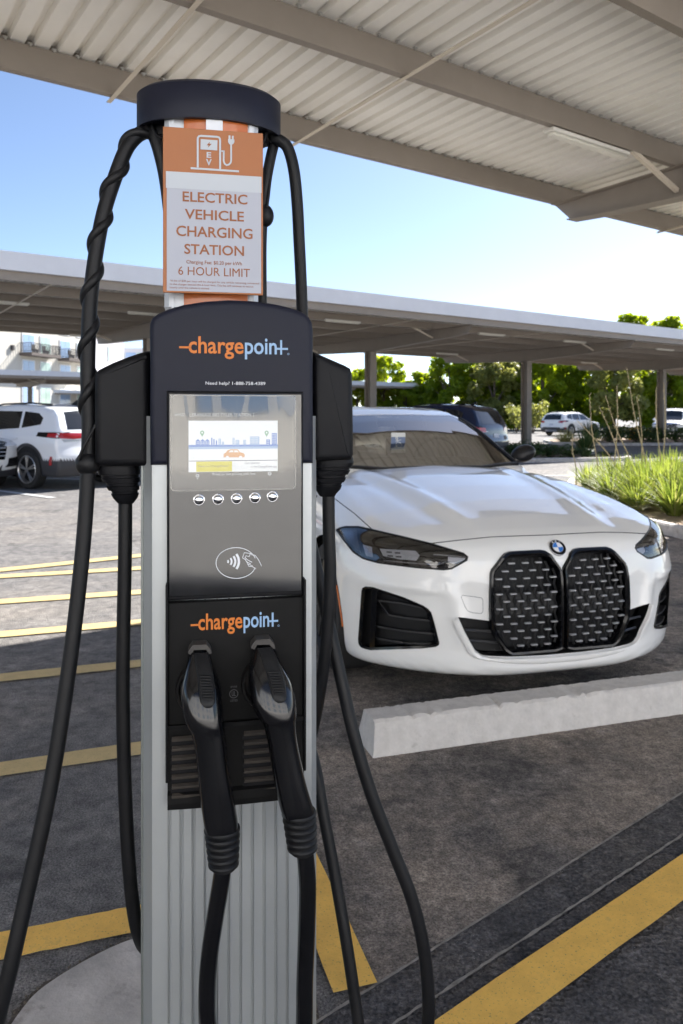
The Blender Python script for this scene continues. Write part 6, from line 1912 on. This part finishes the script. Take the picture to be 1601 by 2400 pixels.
def suv(label, loc, heading, paint, L=4.7, H=1.66, Wd=.93, R=.36, wy=(.92, 3.72), tag_plate=False, front=False, truck=False, rear_bar=True, scale=1.0, step=.085, spare=None):
    th = math.atan2(heading[0], -heading[1])
    t = thing('parked_car', label, 'car', loc, th); t.scale = (scale,) * 3
    k = L / 4.7
    top = [(0, .78), (.12, .90), (.5, .98), (1.0 * k, 1.04), (1.22 * k, 1.08), (1.6 * k, 1.33), (1.98 * k, H - .13), (2.3 * k, H - .04), (3.0 * k, H), (3.8 * k, H - .03), (4.22 * k, H - .10), (4.36 * k, H - .20), (4.62 * k, 1.06), (4.75 * k, .85)]
    f = suv_field(L, H, Wd, top, .98, .36)
    c = np.array([0, L * .5, .80]); V, F = box_dirs(c, .95, -.05, L + .05, .22, H + .05, step)
    D = V - c; r = np.linalg.norm(D, axis=1); D /= r[:, None]
    P = march(f, np.repeat(c[None], len(D), 0), D, .1, 3.2)
    T = []
    for q in F: T += [(q[0], q[1], q[2]), (q[0], q[2], q[3])]
    G = grad(f, P); Ta = []; Tb = []
    for q in T:
        c3 = (P[q[0]] + P[q[1]] + P[q[2]]) / 3; end = c3[1] > L - .55 or c3[1] < .35
        (Tb if c3[2] < (.56 if c3[1] > L - .55 else .40 if end else .36) else Ta).append(q)
    for T_, nm, mm in ((Ta, 'body', M[paint]), (Tb, 'lower_cladding', M['cladding'])):
        us = sorted({i for q in T_ for i in q}); mp_i = {i: k for k, i in enumerate(us)}
        raw_mesh(nm, P[us], [tuple(mp_i[i] for i in q) for q in T_], G[us], mm, t)
    md = (0, L * .5, .8)
    for s, v in ((-1, 'left'), (1, 'right')):
        z1 = H - .16
        patch(f, [(1.50 * k, 1.10), (1.62 * k, 1.19), (1.98 * k, z1 - .03), (2.5 * k, z1), (2.52 * k, 1.09)], v, .004, 'side_window', M['car_glass'], t, .12, md)
        patch(f, [(2.60 * k, 1.09), (2.58 * k, z1), (3.35 * k, z1 - .01), (3.40 * k, 1.13)], v, .004, 'side_window', M['car_glass'], t, .12, md)
        patch(f, [(3.47 * k, 1.135), (3.43 * k, z1 - .01), (3.86 * k, z1 - .05), (4.02 * k, z1 - .14), (4.0 * k, 1.20)], v, .004, 'side_window', M['car_glass'], t, .12, md)
        for y in wy:
            cz = R + .02; ar = R * 1.17
            arc = [(y + ar * math.cos(a), cz + ar * math.sin(a)) for a in np.radians(np.arange(-14, 195, 11))]
            ou = [(y + ar * 1.14 * math.cos(a), cz + ar * 1.13 * math.sin(a)) for a in np.radians(np.arange(-14, 195, 11))]
            patch(f, ou + arc[::-1], v, .008, 'arch_trim', M['cladding'], t, .05, md)
            patch(f, arc, v, .003, 'arch_void', M['inlet_dark'], t, .1, md)
            make_wheel(t, s * (Wd - .085), y, R, .21, s, 5, .70, twin=True)
        for yh in (2.45 * k, 3.35 * k):
            mb = MB(); Ph, _ = drape(f, [(yh - .09, .93), (yh + .09, .935)], v, .02, md); mb.bar(Ph[0], Ph[1], .03, .028, 0, (0, 0, 1), .006); mb.build('door_handle', M[paint], t)
        # mirrors
        mb = MB(); mb.sphere((s * (Wd + .08), 1.62 * k, 1.12), .11, 12, 8, 0, (1.0, .7, .75)); mb.build('door_mirror', M[paint], t)
        # rails
        Pr, _ = drape(f, [(s * .56, 2.1 * k), (s * .57, 2.5 * k), (s * .57, 3.4 * k), (s * .56, 3.95 * k)], 'top', .03, md, 1.5)
        mb = MB(); mb.tube([Vector(p) for p in Pr], .018, 6); mb.build('roof_rail', M['trim_black'], t)
        # tail lamps
        tl = [(s * .30, .955), (s * .62, .935), (s * .86, .95), (s * .86, 1.05), (s * .40, 1.04)] if rear_bar else [(s * .55, .90), (s * .86, .88), (s * .86, 1.02), (s * .58, 1.02)]
        o = patch(f, tl, 'rear', .010, 'tail_lamp', M['red_lens'], t, .06, md)
        patch(f, [(L - .72, .985), (L - .30, .955), (L - .12, .95), (L - .12, 1.06), (L - .70, 1.06)], v, .008, 'tail_lamp', M['gloss_black'], t, .06, md)
        patch(f, [(L - .42, .975), (L - .14, .96), (L - .14, 1.04), (L - .40, 1.04)], v, .012, 'tail_lamp', M['red_lens'], t, .06, md)
        patch(f, [(s * .42, .90), (s * .80, .88), (s * .84, .935), (s * .60, .925)], 'rear', .009, 'reversing_lens', M['clear_lens'], t, .06, md)
        patch(f, [(L - .36, .46), (L - .28, .46), (L - .26, .62), (L - .33, .62)], v, .011, 'bumper_reflector', M['red_lens'], t, .05, md)
        # headlamps
        patch(f, [(s * .50, .80), (s * .88, .80), (s * .88, .93), (s * .52, .90)], 'front', .008, 'headlamp', M['lamp_chrome'], t, .06, md)
        patch(f, [(.02, .80), (.50, .84), (.42, .93), (.02, .91)], v, .008, 'headlamp', M['lamp_chrome'], t, .06, md)
        patch(f, [(s * .55, .42), (s * .85, .44), (s * .85, .60), (s * .60, .58)], 'front', .006, 'bumper_inlet', M['trim_black'], t, .06, md)
        patch(f, [(.04, .42), (.26, .44), (.24, .60), (.06, .58)], v, .006, 'bumper_inlet', M['trim_black'], t, .06, md)
    patch(f, [(-.70, 1.11), (.70, 1.11), (.60, H - .19), (.3, H - .165), (-.3, H - .165), (-.60, H - .19)], 'rear', .005, 'rear_window', M['car_glass'], t, .08, md)
    patch(f, [(-.5, .30), (.5, .30), (.42, .42), (-.42, .42)], 'rear', .016, 'skid_plate', M['silver_bar'], t, .1, md)
    patch(f, [(-.16, .72), (.16, .72), (.16, .84), (-.16, .84)], 'rear', .012, 'number_plate', M['plate'], t, .1, md)
    patch(f, [(-.74, 1.16 * k), (.74, 1.16 * k), (.66, 1.93 * k), (-.66, 1.93 * k)], 'top', .005, 'windscreen', M['car_glass'], t, .1, md, 1.5)
    patch(f, [(-.48, .56), (.48, .56), (.56, .84), (-.56, .84)], 'front', .006, 'grille', M['gloss_black'], t, .08, md)
    for zz in (.63, .70, .77): tube_on(f, [(-.5, zz), (.5, zz)], 'front', .010, .010, 'grille_bar', M['silver_bar'], t, md)
    mb = MB(); za = H - .05
    mb.loft([[(x * .035, y, za + z) for x, y, z in ((-1, 3.80 * k, 0), (1, 3.80 * k, 0), (1, 4.02 * k, 0), (-1, 4.02 * k, 0))], [(x * .012, y, za + z) for x, y, z in ((-1, 3.96 * k, .10), (1, 3.96 * k, .10), (1, 4.03 * k, .10), (-1, 4.03 * k, .10))]]); mb.build('antenna_fin', M['trim_black'], t)
    return t
def rear_at(rx, ry, heading, L): return (rx + heading[0] * L, ry + heading[1] * L, 0)
hA = Vector((-.855, .522, 0)).normalized()
# left rear wheel stands at (-5.8, 13.98); local wheel spot is (+.845 or -.845, 3.72)
def place_by(local_xy, world_xy, h):
    th = math.atan2(h[0], -h[1]); c, s = math.cos(th), math.sin(th)
    return (world_xy[0] - (local_xy[0] * c - local_xy[1] * s), world_xy[1] - (local_xy[0] * s + local_xy[1] * c), 0)
suv('white family car with black arch trims seen from behind at left, beside the twisted cable', place_by((.93, 3.72), (-5.86, 14.1), hA), hA, 'paint_white2', 4.7, 1.62, step=.06)
hB = -hA
suv('white car of which only the front corner shows at the left photo edge', place_by((-.90, .12), (-6.98, 12.75), hB), hB, 'paint_white', 4.6, 1.62, step=.12)
hC = Vector((-.78, .63, 0)).normalized()
suv('dark navy car with a raked rear window half hidden behind the coupe roof', place_by((.55, 4.7), (4.15, 22.0), hC), hC, 'paint_navy', 4.85, 1.74, .95, .38, (.95, 3.85), rear_bar=False)
hD = Vector((.767, .635, 0)).normalized()
suv('small distant white hatchback driving away between the two right hand columns', place_by((-.93, 4.7), (14.95, 51.0), hD), hD, 'paint_white', 4.75, 1.66, rear_bar=False, step=.12)
hE = Vector((-.5, -.866, 0)).normalized()
suv('white pickup sized vehicle facing the camera at the right photo edge', place_by((0, 0), (21.6, 50), hE), hE, 'paint_white', 5.2, 1.90, 1.0, .42, (1.0, 4.1), step=.12)
